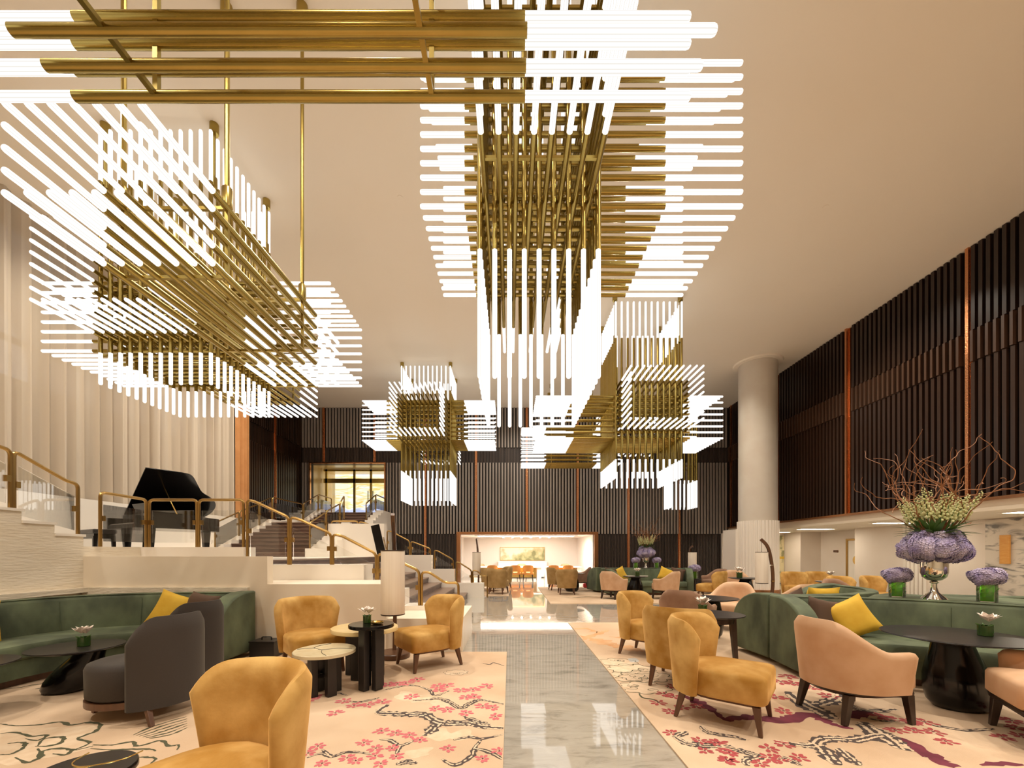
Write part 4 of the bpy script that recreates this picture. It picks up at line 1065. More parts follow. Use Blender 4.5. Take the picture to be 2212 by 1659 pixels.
# --- floor lamps: curved wooden bow, hanging cylinder shade
def floor_lamp(label, x, y, rz, zb, hgt=1.72):
    t_ = thing('floor_lamp', label, 'lamp', (x, y, zb), rz, group='bow floor lamps')
    obj('base', B().lathe([(.19, 0), (.195, .01), (.195, .055), (.185, .065)], 32), 'walnut', t_)
    pts = catmull([(.10, 0, .06), (.16, 0, .45), (.15, 0, .9), (.05, 0, 1.4), (-.13, 0, hgt)], 6)
    mb = B()
    rows_ = []
    for i, p in enumerate(pts):
        d = (pts[min(i+1, len(pts)-1)]-pts[max(i-1, 0)]).normalized(); nrm = Vector((d.z, 0, -d.x)); s2 = Vector((0, 1, 0))
        rows_.append([p+nrm*.032+s2*.022, p-nrm*.032+s2*.022, p-nrm*.032-s2*.022, p+nrm*.032-s2*.022])
    mb.grid(rows_, True); mb.f.append((0, 1, 2, 3)); k = (len(rows_)-1)*4; mb.f.append((k, k+1, k+2, k+3))
    bw = obj('bow', mb, 'walnut', t_, ang=30)
    for i in (8, 13): 
        p = pts[i]; obj('silver_band', B().box(p.x-.036, p.x+.036, -.025, .025, p.z-.01, p.z+.01), 'silver', bw, smooth=False)
    obj('cord', B().tube([(-.11, 0, 1.30), (-.11, 0, hgt-.04)], .004, 6), 'black_metal', t_)
    sh_ = obj('lamp_shade', B().lathe([(.138, .545), (.14, .55), (.14, 1.295), (.138, 1.30)], 36, (-.11, 0, 0)), 'lamp_shade', t_)
    for z in (.535, 1.298): obj('shade_rim', B().lathe([(.141, 0), (.142, .002), (.142, .012), (.141, .014)], 36, (-.11, 0, z)), 'dark_wood', sh_)
floor_lamp('bow shaped wooden floor lamp with white cylinder shade behind the nested tables', -1.43, 5.12, 1.75, CZ, 1.74)
floor_lamp('bow shaped wooden floor lamp with white shade beside the round column', 6.28, 10.22, 0, 0, 1.62)
floor_lamp('bow shaped floor lamp with white shade at the left side of the desk niche', -1.10, 14.0, 1.4, 0, 1.75)
floor_lamp('bow shaped floor lamp with white shade behind the far green sofa', 6.2, 14.3, 1.6, 0, 1.5)

bx = thing('black_box', 'black metal box with handle on the floor against the stone plinth', 'box', (-3.03, 5.16, CZ))
obj('body', B().box(-.14, .16, -.1, .12, 0, .185), 'black_metal', bx, smooth=False, bevel=.004)
obj('lid', B().box(-.145, .165, -.105, .125, .186, .20), 'black_metal', bx, smooth=False)
obj('handle', B().tube(rounded([(-.05, .01, .20), (-.05, .01, .235), (.07, .01, .235), (.07, .01, .20)], .02), .008, 6), 'black_metal', bx)

# --- curved velvet sofas
def sweep(path, prof, side):
    """prof points are (distance from the back line towards the seat, height)"""
    rows_ = []
    for i, p in enumerate(path):
        d = (path[min(i+1, len(path)-1)]-path[max(i-1, 0)]).normalized(); nrm = Vector((-d.y, d.x, 0))*side
        rows_.append([p+nrm*o_+Vector((0, 0, z)) for o_, z in prof])
    mb = B().grid(rows_, True); n_ = len(prof); k = (len(rows_)-1)*n_
    mb.f.append(tuple(range(n_))); mb.f.append(tuple(k+j for j in reversed(range(n_))))
    return mb
def sofa(label, pts, side, arms=(True, True), H=.785, depth=.68, grp='green velvet curved sofas', name='curved_sofa', seams=4):
    o0 = Vector((pts[0][0], pts[0][1], 0))
    path = [Vector((p.x, p.y, 0)) for p in catmull([(x, y, 0) for x, y in pts], 8)]
    t_ = thing(name, label, 'sofa', (o0.x, o0.y, CZ), group=grp)
    path = [p-o0 for p in path]
    T = .17
    obj('plinth', sweep(path, [(.04, 0), (depth-.06, 0), (depth-.06, .07), (.04, .07)], side), 'walnut', t_, ang=30)
    bk = obj('backrest', sweep(path, [(0, .07), (T+.03, .07), (T+.02, .36), (T-.02, H-.05), (T-.045, H-.015), (T-.075, H), (.03, H), (.008, H-.012), (0, H-.04)], side), 'green_velvet', t_, ang=40)
    obj('seat_base', sweep(path, [(T+.031, .072), (depth, .072), (depth, .245), (T+.031, .245)], side), 'green_velvet', t_, ang=30)
    obj('seat_cushion', sweep(path, [(T+.03, .248), (depth+.01, .248), (depth+.03, .27), (depth+.03, .36), (depth+.01, .39), (depth-.04, .40), (T+.01, .405)], side), 'green_velvet', t_, ang=40)
    pip = []
    for i, p in enumerate(path):
        d = (path[min(i+1, len(path)-1)]-path[max(i-1, 0)]).normalized(); nrm = Vector((-d.y, d.x, 0))*side
        pip.append(p+nrm*(T-.045)+Vector((0, 0, H-.008)))
    obj('piping', B().tube(pip, .006, 6), 'green_velvet', bk)
    for k in range(1, seams):
        i = int(len(path)*k/seams); d = (path[i+1]-path[i-1]).normalized(); nrm = Vector((-d.y, d.x, 0))*side; p = path[i]
        obj('seam', B().tube([p+nrm*(T+.021)+Vector((0, 0, .42)), p+nrm*(T-.018)+Vector((0, 0, H-.06))], .0035, 6), 'green_velvet', bk)
    for e_, on in zip((0, -1), arms):
        if not on: continue
        p = path[e_]; q = path[1 if e_ == 0 else -2]; d = (p-q).normalized()
        dd = (path[1]-path[0]).normalized() if e_ == 0 else (path[-1]-path[-2]).normalized()
        nrm = Vector((-dd.y, dd.x, 0))*side
        prof = [(0, .05), (depth+.02, .05), (depth+.02, .38)]
        Ro = depth+.02-.16
        for j in range(1, 9):
            a = PI/2*j/8; prof.append((.16+Ro*math.cos(a), .38+(H+.012-.38)*math.sin(a)))
        prof.append((0, H+.012))
        vs = [p-d*.0+nrm*o_+Vector((0, 0, z)) for o_, z in prof]+[p+d*.19+nrm*o_+Vector((0, 0, z)) for o_, z in prof]
        n_ = len(prof)
        obj('arm', B().add(vs, [tuple(range(n_)), tuple(reversed(range(n_, 2*n_)))]+[(i, (i+1) % n_, (i+1) % n_+n_, i+n_) for i in range(n_)]), 'green_velvet', t_, ang=35, bevel=.02)
    return t_
sofa('long curved green velvet sofa along the cream stone plinth at left', [(-3.43, 5.31), (-4.2, 5.29), (-4.8, 5.10), (-5.18, 4.75), (-5.36, 4.2), (-5.38, 3.4), (-5.38, 2.7)], 1, (True, False), depth=.66)
sofa('curved green velvet sofa facing us in the right foreground', [(3.20, 4.83), (3.75, 4.76), (4.3, 4.52), (4.8, 4.12), (5.15, 3.6), (5.3, 3.0)], -1, (True, False))
sofa('curved green velvet sofa facing away, back to back with the right foreground one', [(3.20, 4.88), (3.8, 4.93), (4.35, 5.10), (4.80, 5.42), (5.05, 5.85), (5.1, 6.4)], 1, (True, True))
sofa('curved green velvet sofa behind the flower ledge at the right edge', [(5.0, 4.95), (5.6, 4.72), (6.3, 4.62), (7.2, 4.6)], 1, (False, False), seams=2)
lg_ = tag(obj('flower_ledge', B().prism([(4.05, 4.72), (4.45, 4.50), (4.95, 4.12), (5.3, 3.7), (5.75, 4.1), (5.55, 4.66), (5.0, 4.9), (4.75, 5.22), (4.4, 5.03)], .02, .79), 'green_velvet', smooth=False), 'flat green topped ledge between the right sofas carrying the flowers', 'ledge')
sofa('curved green velvet sofa facing us at the far tables', [(5.42, 12.95), (4.9, 13.1), (4.2, 13.2), (3.5, 13.15), (2.95, 12.9)], 1, (True, True))
sofa('curved green velvet sofa facing away, back to back with the far one', [(5.42, 13.1), (4.9, 13.42), (4.2, 13.55), (3.5, 13.5), (2.95, 13.35)], -1, (True, True))
tag(obj('flower_ledge', B().prism([(3.5, 13.16), (4.2, 13.21), (4.9, 13.11), (4.9, 13.41), (4.2, 13.54), (3.5, 13.49)], .02, .79), 'green_velvet', smooth=False), 'green topped ledge between the two far sofas carrying flowers', 'ledge')

# --- cushions
def pillow_mesh(name, m_, w=.42):
    n_ = 12; rows_t, rows_b = [], []
    for i in range(n_+1):
        rt, rb_ = [], []
        for j in range(n_+1):
            u, v = -1+2*i/n_, -1+2*j/n_
            e_ = max(0, (1-u**4))*max(0, (1-v**4)); pinch = 1-.10*(1-abs(u)**2)*abs(v)**3-.0
            x = u*w/2*(1-.09*(1-v*v*.0)*(1-abs(v)**2)*(abs(u)**3)); y = v*w/2*(1-.09*(1-abs(u)**2)*(abs(v)**3))
            z = .085*e_**.55
            rt.append((x, y, z)); rb_.append((x, y, -z))
        rows_t.append(rt); rows_b.append(rb_)
    mb = B().grid(rows_t).grid([list(reversed(r_)) for r_ in rows_b])
    return mesh_of(name, mb, m_, ang=60)
PM = {k: pillow_mesh('cushion', k) for k in ('yellow_cushion', 'brown_cushion', 'cream_cushion')}
def pillow(label, kind, loc, rot, sc=1.0):
    o = tag(obj('cushion', PM[kind], None, None, loc), label, 'cushion', 'sofa cushions'); o.rotation_euler = rot; o.scale = (sc,)*3
pillow('yellow cushion on the left green sofa, left of the brown one', 'yellow_cushion', (-3.96, 4.90, .61), (1.25, .35, .25))
pillow('dark brown cushion leaning on the arm of the left green sofa', 'brown_cushion', (-3.66, 4.92, .61), (1.25, .12, -.25))
pillow('large yellow cushion at the left edge on the left green sofa', 'yellow_cushion', (-5.18, 3.98, .61), (1.3, .1, 1.35), 1.1)
pillow('yellow cushion on the right foreground sofa behind the beige armchair', 'yellow_cushion', (3.62, 4.42, .60), (1.2, -.45, -.25), .98)
pillow('dark brown cushion behind the yellow one on the right foreground sofa', 'brown_cushion', (3.42, 4.52, .60), (1.3, .2, .15), .95)
pillow('yellow cushion on the sofa facing away, seen over the right foreground sofa', 'yellow_cushion', (3.95, 5.30, .66), (1.30, .0, 3.2), 1.0)
pillow('dark brown cushion at the left end of the sofa facing away', 'brown_cushion', (3.55, 5.24, .62), (1.3, .5, 3.1), .9)
pillow('yellow cushion at the far left of the sofa facing away, partly hidden', 'yellow_cushion', (3.42, 5.42, .55), (1.2, .3, 2.9), .8)
pillow('brown cushion at the left end of the far green sofa', 'brown_cushion', (3.05, 12.62, .62), (1.25, .2, .3))
pillow('yellow cushion beside the brown one at the left end of the far green sofa', 'yellow_cushion', (3.34, 12.72, .62), (1.25, -.4, .1))
pillow('yellow cushion at the right end of the far green sofa', 'yellow_cushion', (4.75, 12.72, .62), (1.25, .4, -.2))
pillow('brown cushion at the right end of the far green sofa against its arm', 'brown_cushion', (5.08, 12.68, .62), (1.25, .2, -.5))

# --- lily pots on the tables
def lily(label, x, y, z, sc=1.0, rz=0):
    t_ = thing('flower_pot', label, 'flower pot', (x, y, z), rz, group='white lily pots'); t_.scale = (sc,)*3
    obj('pot', B().lathe([(.043, 0), (.047, .004), (.047, .085), (.043, .085), (.042, .06), (.01, .058)], 20), 'green_cup', t_)
    rnd = random.Random(int(abs(x)*100))
    for f_ in range(3):
        cx_, cy_ = (rnd.random()-.5)*.06, (rnd.random()-.5)*.05; cz = .105+.02*rnd.random()
        mb = B()
        for k in range(6):
            a = k*PI/3+rnd.random()*.3; L = .085+.02*rnd.random(); el = .65+.5*rnd.random()
            d = Vector((math.cos(a)*math.cos(el), math.sin(a)*math.cos(el), math.sin(el))); s2 = Vector((-math.sin(a), math.cos(a), 0))
            p0 = Vector((cx_, cy_, cz)); p1 = p0+d*L*.55; p2 = p0+Vector((d.x*L*1.15, d.y*L*1.15, d.z*L*.85))
            mb.add([p0, p1+s2*.027, p2, p1-s2*.027, p1+Vector((0, 0, -.004))], [(0, 1, 4), (1, 2, 4), (2, 3, 4), (3, 0, 4), (0, 3, 2, 1)])
        obj('lily_bloom', mb, 'white_flower', t_, fix=False, smooth=False)
    lv = B()
    for k in range(5):
        a = k*1.3; d = Vector((math.cos(a), math.sin(a), .7)); lv.tube([Vector((0, 0, .05)), Vector((0, 0, .06))+d*.035, Vector((0, 0, .06))+d*.055], [.006, .009, .002], 5)
    obj('leaves', lv, 'green_leaf', t_)
lily('white lily in a green pot on the low table by the left sofa', -3.98, 3.89, CZ+.41)
lily('white lily on the tall black nested side table', -1.37, 3.99, CZ+.61, .8)
lily('white lily in a green pot on the table between three gold chairs', 2.17, 4.70, CZ+.60, 1.0, .5)
lily('white lily in a green pot on the large right foreground table', 3.90, 3.42, CZ+.60, 1.0, 1.0)
lily('white lily on the round table before the far green sofa', 3.66, 11.98, CZ+.60, 1.3)
lily('small lily pot on the round table near the corridor gold chairs', 7.72, 10.0, .60, 1.3)
lily('white lily on the round table under the right floor lamp', 6.0, 10.9, CZ+.62, 1.5)
for k, (x, y, r_) in enumerate(((3.44, 11.95, .2), (3.82, 11.9, -.4))):
    tag(obj('menu_paper', B().box(-.11, .11, -.08, .08, 0, .012), 'white_wall', loc=(x, y, CZ+.6005), rz=r_, smooth=False), 'white menu on the table before the far green sofa, %s of the lily' % ('left', 'right')[k], 'menu')

# ================================================================== CARPETS with woven patterns
def carpet(label, x0, x1, y0, y1):
    t_ = thing('carpet', label, 'carpet', (0, 0, 0), group='peach patterned carpets')
    obj('pile', B().box(x0, x1, y0, y1, .0005, .012), 'carpet', t_, smooth=False)
    return t_
ca = carpet('peach carpet with blossom branches left of the marble aisle', -5.45, -.043, -1.0, 5.40)
cb = carpet('peach carpet with wine red branches right of the marble aisle', 1.066, 7.4, -1.0, 7.65)
cc = carpet('far peach carpet under the far green sofa', 1.02, 7.2, 10.45, 15.4)
ce = carpet('small far peach carpet beside the hall stairs', -1.15, -.04, 12.35, 15.6)
LIM = {id(ca): (-5.44, -.05, -.9, 5.39), id(cb): (1.075, 7.39, -.9, 7.64), id(cc): (1.03, 7.19, 10.46, 15.39)}
class Woven:
    def __init__(s, root): s.root = root; s.layers = {}
    def lay(s, m_):
        s.n = getattr(s, 'n', 0)+1; s.dz = (s.n % 40)*1.2e-5
        return s.layers.setdefault(m_, B())
    def clip(s, p):
        a, b_, c, d = LIM[id(s.root)]
        return (min(max(p[0], a), b_), min(max(p[1], c), d))
    def ribbon(s, m_, pts, w, z, smooth=5, rough=.25, seed=0, taper=True):
        rnd = random.Random(seed or len(s.lay(m_).v)+1)
        P = [Vector((*p, 0)) for p in pts]; C = catmull(P, smooth)
        mb = s.lay(m_); dz0 = s.dz; k = len(mb.v); n_ = len(C)
        for i, p in enumerate(C):
            d = C[min(i+1, n_-1)]-C[max(i-1, 0)]
            if d.length < 1e-6: d = Vector((1, 0, 0))
            d.normalize(); nr = Vector((-d.y, d.x, 0)); e_ = 1.0
            if taper: e_ = min(1, .35+2.2*min(i, n_-1-i)/n_)
            h1, h2 = [w/2*e_*(1+rough*(rnd.random()-.5)*2) for _ in (0, 1)]
            for q in (p+nr*h1, p-nr*h2):
                q = s.clip(q); mb.v.append((q[0], q[1], z+dz0+i*2e-7))
        for i in range(n_-1): mb.f.append((k+2*i, k+2*i+1, k+2*i+3, k+2*i+2))
        return C
    def branch(s, pts, w, seed=1, inner='carpet_cream', dark='carpet_dark'):
        rnd = random.Random(seed); C = s.ribbon(dark, pts, w, .0128, 7, .35, seed)
        mb = s.lay(inner); n_ = len(C); cnt = 0
        for i in range(1, n_-1):
            d = (C[i+1]-C[i-1]).normalized(); nr = Vector((-d.y, d.x, 0))
            for side in ((-1, 1) if w > .05 else (0,)):
                if rnd.random() < .22: continue
                c = C[i]+nr*(side*w*.20+(rnd.random()-.5)*w*.1); L = (C[i+1]-C[i-1]).length*.34; h = w*(.105 if side else .17)
                a = (rnd.random()-.5)*.9; k = len(mb.v); cnt += 1
                for j in range(7):
                    th_ = 2*PI*j/7; q = c+d*(L*math.cos(th_)*math.cos(a)-h*math.sin(th_)*math.sin(a))+nr*(L*math.cos(th_)*math.sin(a)*.6+h*math.sin(th_))
                    q = s.clip(q); mb.v.append((q[0], q[1], .0135+(cnt % 30)*6e-6+s.dz*.2))
                mb.f.append(tuple(range(k, k+7)))
    def flower(s, c, r_, m_, seed):
        rnd = random.Random(seed); mb = s.lay(m_); dz0 = s.dz; a0 = rnd.random()*6
        for kk in range(7):
            a = a0+kk*2*PI/7+(rnd.random()-.5)*.3; L = r_*(.8+.4*rnd.random()); w = r_*.23; k = len(mb.v); cv = (rnd.random()-.5)*.9
            for (f_, h) in ((.25, .2), (.5, .8), (.75, 1.0), (1.0, .35)):
                aa = a+cv*f_*.6
                for sg_ in (1, -1):
                    q = (c[0]+math.cos(aa)*L*f_-math.sin(aa)*w*h*sg_, c[1]+math.sin(aa)*L*f_+math.cos(aa)*w*h*sg_)
                    q = s.clip(q); mb.v.append((q[0], q[1], .0131+dz0*.4+kk*8e-6))
            for i in range(3): mb.f.append((k+2*i, k+2*i+1, k+2*i+3, k+2*i+2))
        mb = s.lay('carpet_wine'); dz0 = s.dz; k = len(mb.v)
        for j in range(6):
            q = s.clip((c[0]+r_*.14*math.cos(j*PI/3), c[1]+r_*.14*math.sin(j*PI/3))); mb.v.append((q[0], q[1], .0138+dz0*.4))
        mb.f.append(tuple(range(k, k+6)))
    def patch(s, m_, pts, z):
        mb = s.lay(m_); z += s.dz*.4; k = len(mb.v); C = catmull([(*p, 0) for p in pts+[pts[0]]], 4)[:-1]
        for p in C:
            q = s.clip(p); mb.v.append((q[0], q[1], z))
        cx_, cy_ = sum(p.x for p in C)/len(C), sum(p.y for p in C)/len(C); mb.v.append((cx_, cy_, z)); n_ = len(C)
        for i in range(n_): mb.f.append((k+i, k+(i+1) % n_, k+n_))
    def cloud(s, c, r_, seed, dark='carpet_green'):
        rnd = random.Random(seed); n_ = 9; pts = []
        for i in range(n_*4+1):
            a = 2*PI*i/(n_*4); rr = r_*(.82+.18*abs(math.sin(a*n_/2)))
            pts.append((c[0]+rr*1.35*math.cos(a), c[1]+rr*math.sin(a)))
        s.patch('carpet_cream', pts[:-1:2], .0124)
        s.ribbon(dark, pts, r_*.045, .0129, 2, .4, seed, False)
        for k in range(4):
            a = rnd.random()*6.28; q = (c[0]+r_*.6*math.cos(a), c[1]+r_*.42*math.sin(a)); sp = []
            for j in range(11):
                t_ = j/10*2.2*PI+a; sp.append((q[0]+r_*.26*(1-j/13)*math.cos(t_)*1.3, q[1]+r_*.26*(1-j/13)*math.sin(t_)))
            s.ribbon(dark, sp, r_*.035, .0131, 2, .5, seed+k)
    def finish(s):
        for m_, mb in s.layers.items(): stuff(obj('woven_pattern', mb, m_, s.root, smooth=False))
def pix(lst, ox, oy, sc): return [ground(ox+x*sc, oy+y*sc) for x, y in lst]
def wpx(w, y, oy, sc): return w*sc*EYE/(oy+y*sc-VY)

# left carpet
A = Woven(ca); T = (500, 1159, .3015)
for i, (pts, w) in enumerate((
    ([(1120, 1215), (1050, 1270), (1150, 1280), (1270, 1285), (1380, 1290), (1480, 1340), (1560, 1350), (1700, 1350), (1800, 1375), (1950, 1385)], 62),
    ([(1490, 1345), (1440, 1390), (1385, 1440)], 60), ([(1660, 1300), (1760, 1335), (1850, 1360)], 38),
    ([(1300, 1185), (1400, 1180), (1480, 1170), (1560, 1195), (1640, 1240), (1700, 1210), (1770, 1180), (1850, 1190), (1950, 1212)], 30),
    ([(1340, 1080), (1420, 1110), (1460, 1150), (1560, 1115)], 18), ([(1090, 1110), (1180, 1090), (1270, 1075), (1340, 1080)], 16),
    ([(1060, 1465), (1140, 1475), (1210, 1510), (1310, 1475)], 26), ([(1210, 1510), (1180, 1570)], 24),
    ([(540, 1600), (640, 1570), (720, 1590), (820, 1560), (920, 1560), (1000, 1575)], 22), ([(720, 1600), (650, 1540)], 26),
    ([(1590, 1470), (1700, 1450), (1800, 1460), (1950, 1430)], 24), ([(1790, 1470), (1740, 1530), (1720, 1590), (1600, 1650), (1510, 1610)], 30),
    ([(1740, 1530), (1850, 1560), (1940, 1610)], 26), ([(830, 1190), (920, 1195), (1000, 1180), (1060, 1165)], 18), ([(650, 1140), (760, 1130), (830, 1150)], 14),
    ([(1180, 1650), (1250, 1630), (1330, 1640)], 40))):
    ym = sum(p[1] for p in pts)/len(pts)
    A.branch(pix(pts, *T), wpx(w, ym, T[1], T[2])*1.5, 10+i)
fl_ = [(1075, 1405), (1180, 1420), (1275, 1435), (1350, 1470), (950, 1490), (1035, 1530), (1150, 1530), (1030, 1585), (1180, 1590), (830, 1600), (890, 1620), (620, 1515), (550, 1565), (650, 1640),
       (1070, 1640), (745, 1275), (1475, 1080), (1545, 1075), (1490, 1110), (1640, 1110), (1730, 1105), (1830, 1080), (1680, 1160), (1740, 1155), (1460, 1245), (1550, 1250), (1680, 1275), (1800, 1225),
       (1870, 1235), (1890, 1300), (1550, 1530), (1800, 1605), (1920, 1550), (600, 1155), (810, 1190), (880, 1220), (980, 1215), (1080, 1195), (1290, 1155), (1330, 1035), (1250, 1060), (560, 1180), (1130, 1070), (1190, 1065)]
for i, (x, y) in enumerate(fl_):
    c = ground(T[0]+x*T[2], T[1]+y*T[2]); A.flower(c, wpx(58, y, T[1], T[2]), 'carpet_pink', 100+i)
A.cloud(ground(985, 1455), .10, 5, 'carpet_dark'); A.ribbon('carpet_dark', pix([(1800, 915), (1850, 925), (1880, 912), (1955, 935)], *T), .018, .0129)
for i, (x, y) in enumerate(((1350, 1180), (1500, 1210), (1250, 1150), (1500, 1430), (1650, 1430), (1350, 1560))):
    c = ground(T[0]+x*T[2], T[1]+y*T[2]); r_ = wpx(110, y, T[1], T[2]); A.patch('carpet_cream', [(c[0]+r_*math.cos(a)*(.8+.3*math.sin(3*a+i)), c[1]+r_*.9*math.sin(a)*(.8+.3*math.cos(2*a+i))) for a in [k*2*PI/9 for k in range(9)]], .0123)
L = (0, 1209, .2712)
A.patch('carpet_cream', pix([(0, 1340), (300, 1345), (560, 1345), (740, 1330), (760, 1390), (640, 1450), (740, 1500), (560, 1560), (330, 1600), (0, 1640)], *L), .0123)
for i, (pts, w) in enumerate((
    ([(0, 1320), (120, 1335), (300, 1330), (480, 1305), (560, 1330), (700, 1310), (800, 1325), (760, 1380), (620, 1440), (720, 1470), (600, 1530), (740, 1500)], .026),
    ([(0, 1400), (120, 1390), (250, 1420), (380, 1410), (300, 1455), (200, 1440)], .022), ([(300, 1500), (360, 1440), (500, 1430), (470, 1480), (360, 1500), (280, 1500)], .026),
    ([(300, 1600), (320, 1550), (440, 1520), (570, 1530), (520, 1570), (420, 1560)], .024), ([(0, 1570), (100, 1560), (200, 1500), (170, 1470), (60, 1480)], .024),
    ([(120, 1590), (220, 1630), (330, 1580), (300, 1520)], .026), ([(740, 1490), (900, 1490), (1050, 1465), (1100, 1500), (1280, 1455), (1340, 1500), (1420, 1490), (1410, 1530)], .024),
    ([(720, 1520), (900, 1530), (1050, 1525), (1200, 1525), (1240, 1540)], .018), ([(1100, 1590), (1180, 1590), (1240, 1600), (1200, 1640)], .02),
    ([(20, 1040), (150, 1030), (250, 1010), (400, 990)], .02), ([(280, 1040), (400, 1025)], .025))):
    A.ribbon('carpet_green', pix(pts, *L), w, .0129, 5, .5, 40+i)
for k in range(6):
    A.ribbon('carpet_green', pix([(1060+25*k, 1410+6*k), (1250+20*k, 1330+16*k), (1490, 1262+18*k)], *L), .016, .0129, 6, .8, 60+k)
A.finish()
# right carpet
R_ = Woven(cb); T = (1545, 1159, .3015)
for i, (pts, w) in enumerate((
    ([(0, 1270), (70, 1320), (150, 1310), (280, 1310), (400, 1320), (540, 1320), (640, 1280), (760, 1320), (850, 1360), (990, 1390)], 52), ([(930, 1280), (1000, 1290), (1120, 1260)], 62),
    ([(1290, 1450), (1400, 1490), (1480, 1560), (1560, 1590), (1620, 1640), (1750, 1655)], 56), ([(2212, 1650), (2050, 1640), (1900, 1652)], 30), ([(-230, 1150), (-140, 1190), (-60, 1230), (0, 1270)], 45))):
    R_.ribbon('carpet_wine', pix(pts, *T), wpx(w, pts[0][1], T[1], T[2])*1.9, .0126, 5, .4, 200+i)
for i, (pts, w) in enumerate((
    ([(430, 1480), (560, 1500), (700, 1510), (760, 1470), (870, 1460), (1000, 1470), (1150, 1440), (1250, 1440), (1330, 1500), (1390, 1550)], 56), ([(740, 1500), (800, 1570), (870, 1650)], 66),
    ([(1060, 1340), (1130, 1400), (1250, 1470), (1350, 1540)], 90), ([(880, 1530), (960, 1600), (1030, 1655)], 50), ([(520, 1120), (620, 1200), (740, 1260), (850, 1320)], 80), ([(960, 1120), (840, 1180), (720, 1220)], 60),
    ([(900, 1180), (1000, 1240), (1150, 1260), (1300, 1250)], 36), ([(1080, 1310), (1200, 1330), (1330, 1330)], 26), ([(0, 1510), (150, 1540), (250, 1570), (310, 1590), (220, 1620), (230, 1656)], 40),
    ([(-110, 1370), (-40, 1420), (100, 1440), (220, 1470)], 30), ([(1480, 1330), (1600, 1370), (1800, 1400), (2000, 1390)], 26), ([(460, 1590), (540, 1620), (620, 1656)], 34))):
    ym = sum(p[1] for p in pts)/len(pts)
    R_.branch(pix(pts, *T), wpx(w, ym, T[1], T[2])*1.8, 220+i)
fl_ = [(100, 1560), (90, 1620), (380, 1530), (490, 1500), (600, 1600), (390, 1600), (460, 1610), (320, 1640), (20, 1490), (490, 1260), (470, 1050), (560, 1060), (440, 1160), (800, 1150), (1290, 1400), (1420, 1400),
       (1560, 1410), (1650, 1480), (1230, 1310), (1180, 1300), (1400, 1340), (1500, 1340), (2150, 1380), (2190, 1440), (2120, 1330), (780, 1060), (700, 1090), (520, 1010), (2060, 1450)]
for i, (x, y) in enumerate(fl_):
    R_.flower(ground(T[0]+x*T[2], T[1]+y*T[2]), wpx(70, y, T[1], T[2]), 'carpet_red', 300+i)
T = (1050, 1259, .241)
for i, (x, y) in enumerate(((1680, 940), (1600, 1010), (1680, 1030), (1540, 1085), (1650, 1165), (1890, 1120), (1750, 1130), (1660, 1360), (1910, 1430), (2050, 1450), (1960, 1520), (2140, 1520), (2150, 1600))):
    R_.flower(ground(T[0]+x*T[2], T[1]+y*T[2]), wpx(72, y, T[1], T[2]), 'carpet_red', 400+i)
R_.branch(pix([(1680, 1390), (1780, 1450), (1900, 1470), (2050, 1480), (2200, 1480)], *T), .07, 420); R_.branch(pix([(1690, 1400), (1800, 1350)], *T), .06, 421)
for i, (x, y, r_) in enumerate(((1180, 720, .22), (1300, 780, .25), (1430, 850, .26), (1240, 850, .22), (1420, 950, .24))):
    R_.cloud(ground(T[0]+x*T[2], T[1]+y*T[2]), r_*.8, 430+i)
R_.ribbon('carpet_green', pix([(1370, 1000), (1400, 1040), (1500, 1060), (1560, 1090)], *T), .02, .0129)
for i, (pts, w) in enumerate((([(830, 480), (940, 505), (1040, 530), (1100, 560), (1250, 580), (1420, 620)], .20), ([(790, 420), (900, 415), (1000, 450), (1100, 430)], .12), ([(950, 545), (1100, 548), (1180, 560)], .10),
    ([(1100, 490), (1250, 500), (1400, 520)], .08), ([(1180, 430), (1260, 440), (1380, 460)], .07), ([(860, 520), (980, 470), (1080, 440)], .10), ([(1200, 600), (1330, 615), (1440, 620)], .10))):
    R_.ribbon('carpet_tan', pix(pts, *T), w, .0125, 6, .8, 440+i)
R_.patch('carpet_blue', pix([(1270, 690), (1340, 685), (1370, 715), (1300, 720)], *T), .0126)
R_.finish()
# far carpet
C_ = Woven(cc); rnd = random.Random(3)
for i in range(16):
    x, y = 1.4+rnd.random()*4.8, 10.6+rnd.random()*1.6
    C_.ribbon('carpet_tan' if i % 3 else 'carpet_green', [(x+j*.28, y+.15*math.sin(j*1.7+i)) for j in range(5)], .06, .0125, 4, .8, 500+i)
C_.finish()

# ================================================================== FLOWERS
def floret_ball(r_, n_, seed, petal=.020):
    rnd = random.Random(seed); mb = B()
    mb.ball((0, 0, 0), r_*.86, 10, 7)
    ga = PI*(3-math.sqrt(5))
    for i in range(n_):
        z = 1-2*(i+.5)/n_; rr = math.sqrt(1-z*z); a = i*ga
        d = Vector((rr*math.cos(a), rr*math.sin(a), z)); k = 1+.10*math.sin(3*a+z*5+seed)+.05*(rnd.random()-.5)
        c = d*r_*k; u = d.cross(Vector((.3, .2, 1))).normalized(); v = d.cross(u); t_ = rnd.random()*3; p = petal*(.8+.5*rnd.random())
        u, v = u*math.cos(t_)+v*math.sin(t_), v*math.cos(t_)-u*math.sin(t_)
        up = d*p*.45
        mb.add([c-d*p*.2, c+u*p+up, c+(u+v)*p*.55, c+v*p+up, c+(v-u)*p*.55, c-u*p+up, c+(-u-v)*p*.55, c-v*p+up, c+(u-v)*p*.55],
               [(0, 8, 1, 2), (0, 2, 3, 4), (0, 4, 5, 6), (0, 6, 7, 8)])
    return mb
HY = [mesh_of('hydrangea_head', floret_ball(.15, 420, s_), 'hydrangea', ang=80, fix=False) for s_ in (1, 2, 3)]
HYS = mesh_of('hydrangea_head', floret_ball(.085, 230, 7, .016), 'hydrangea', ang=80, fix=False)
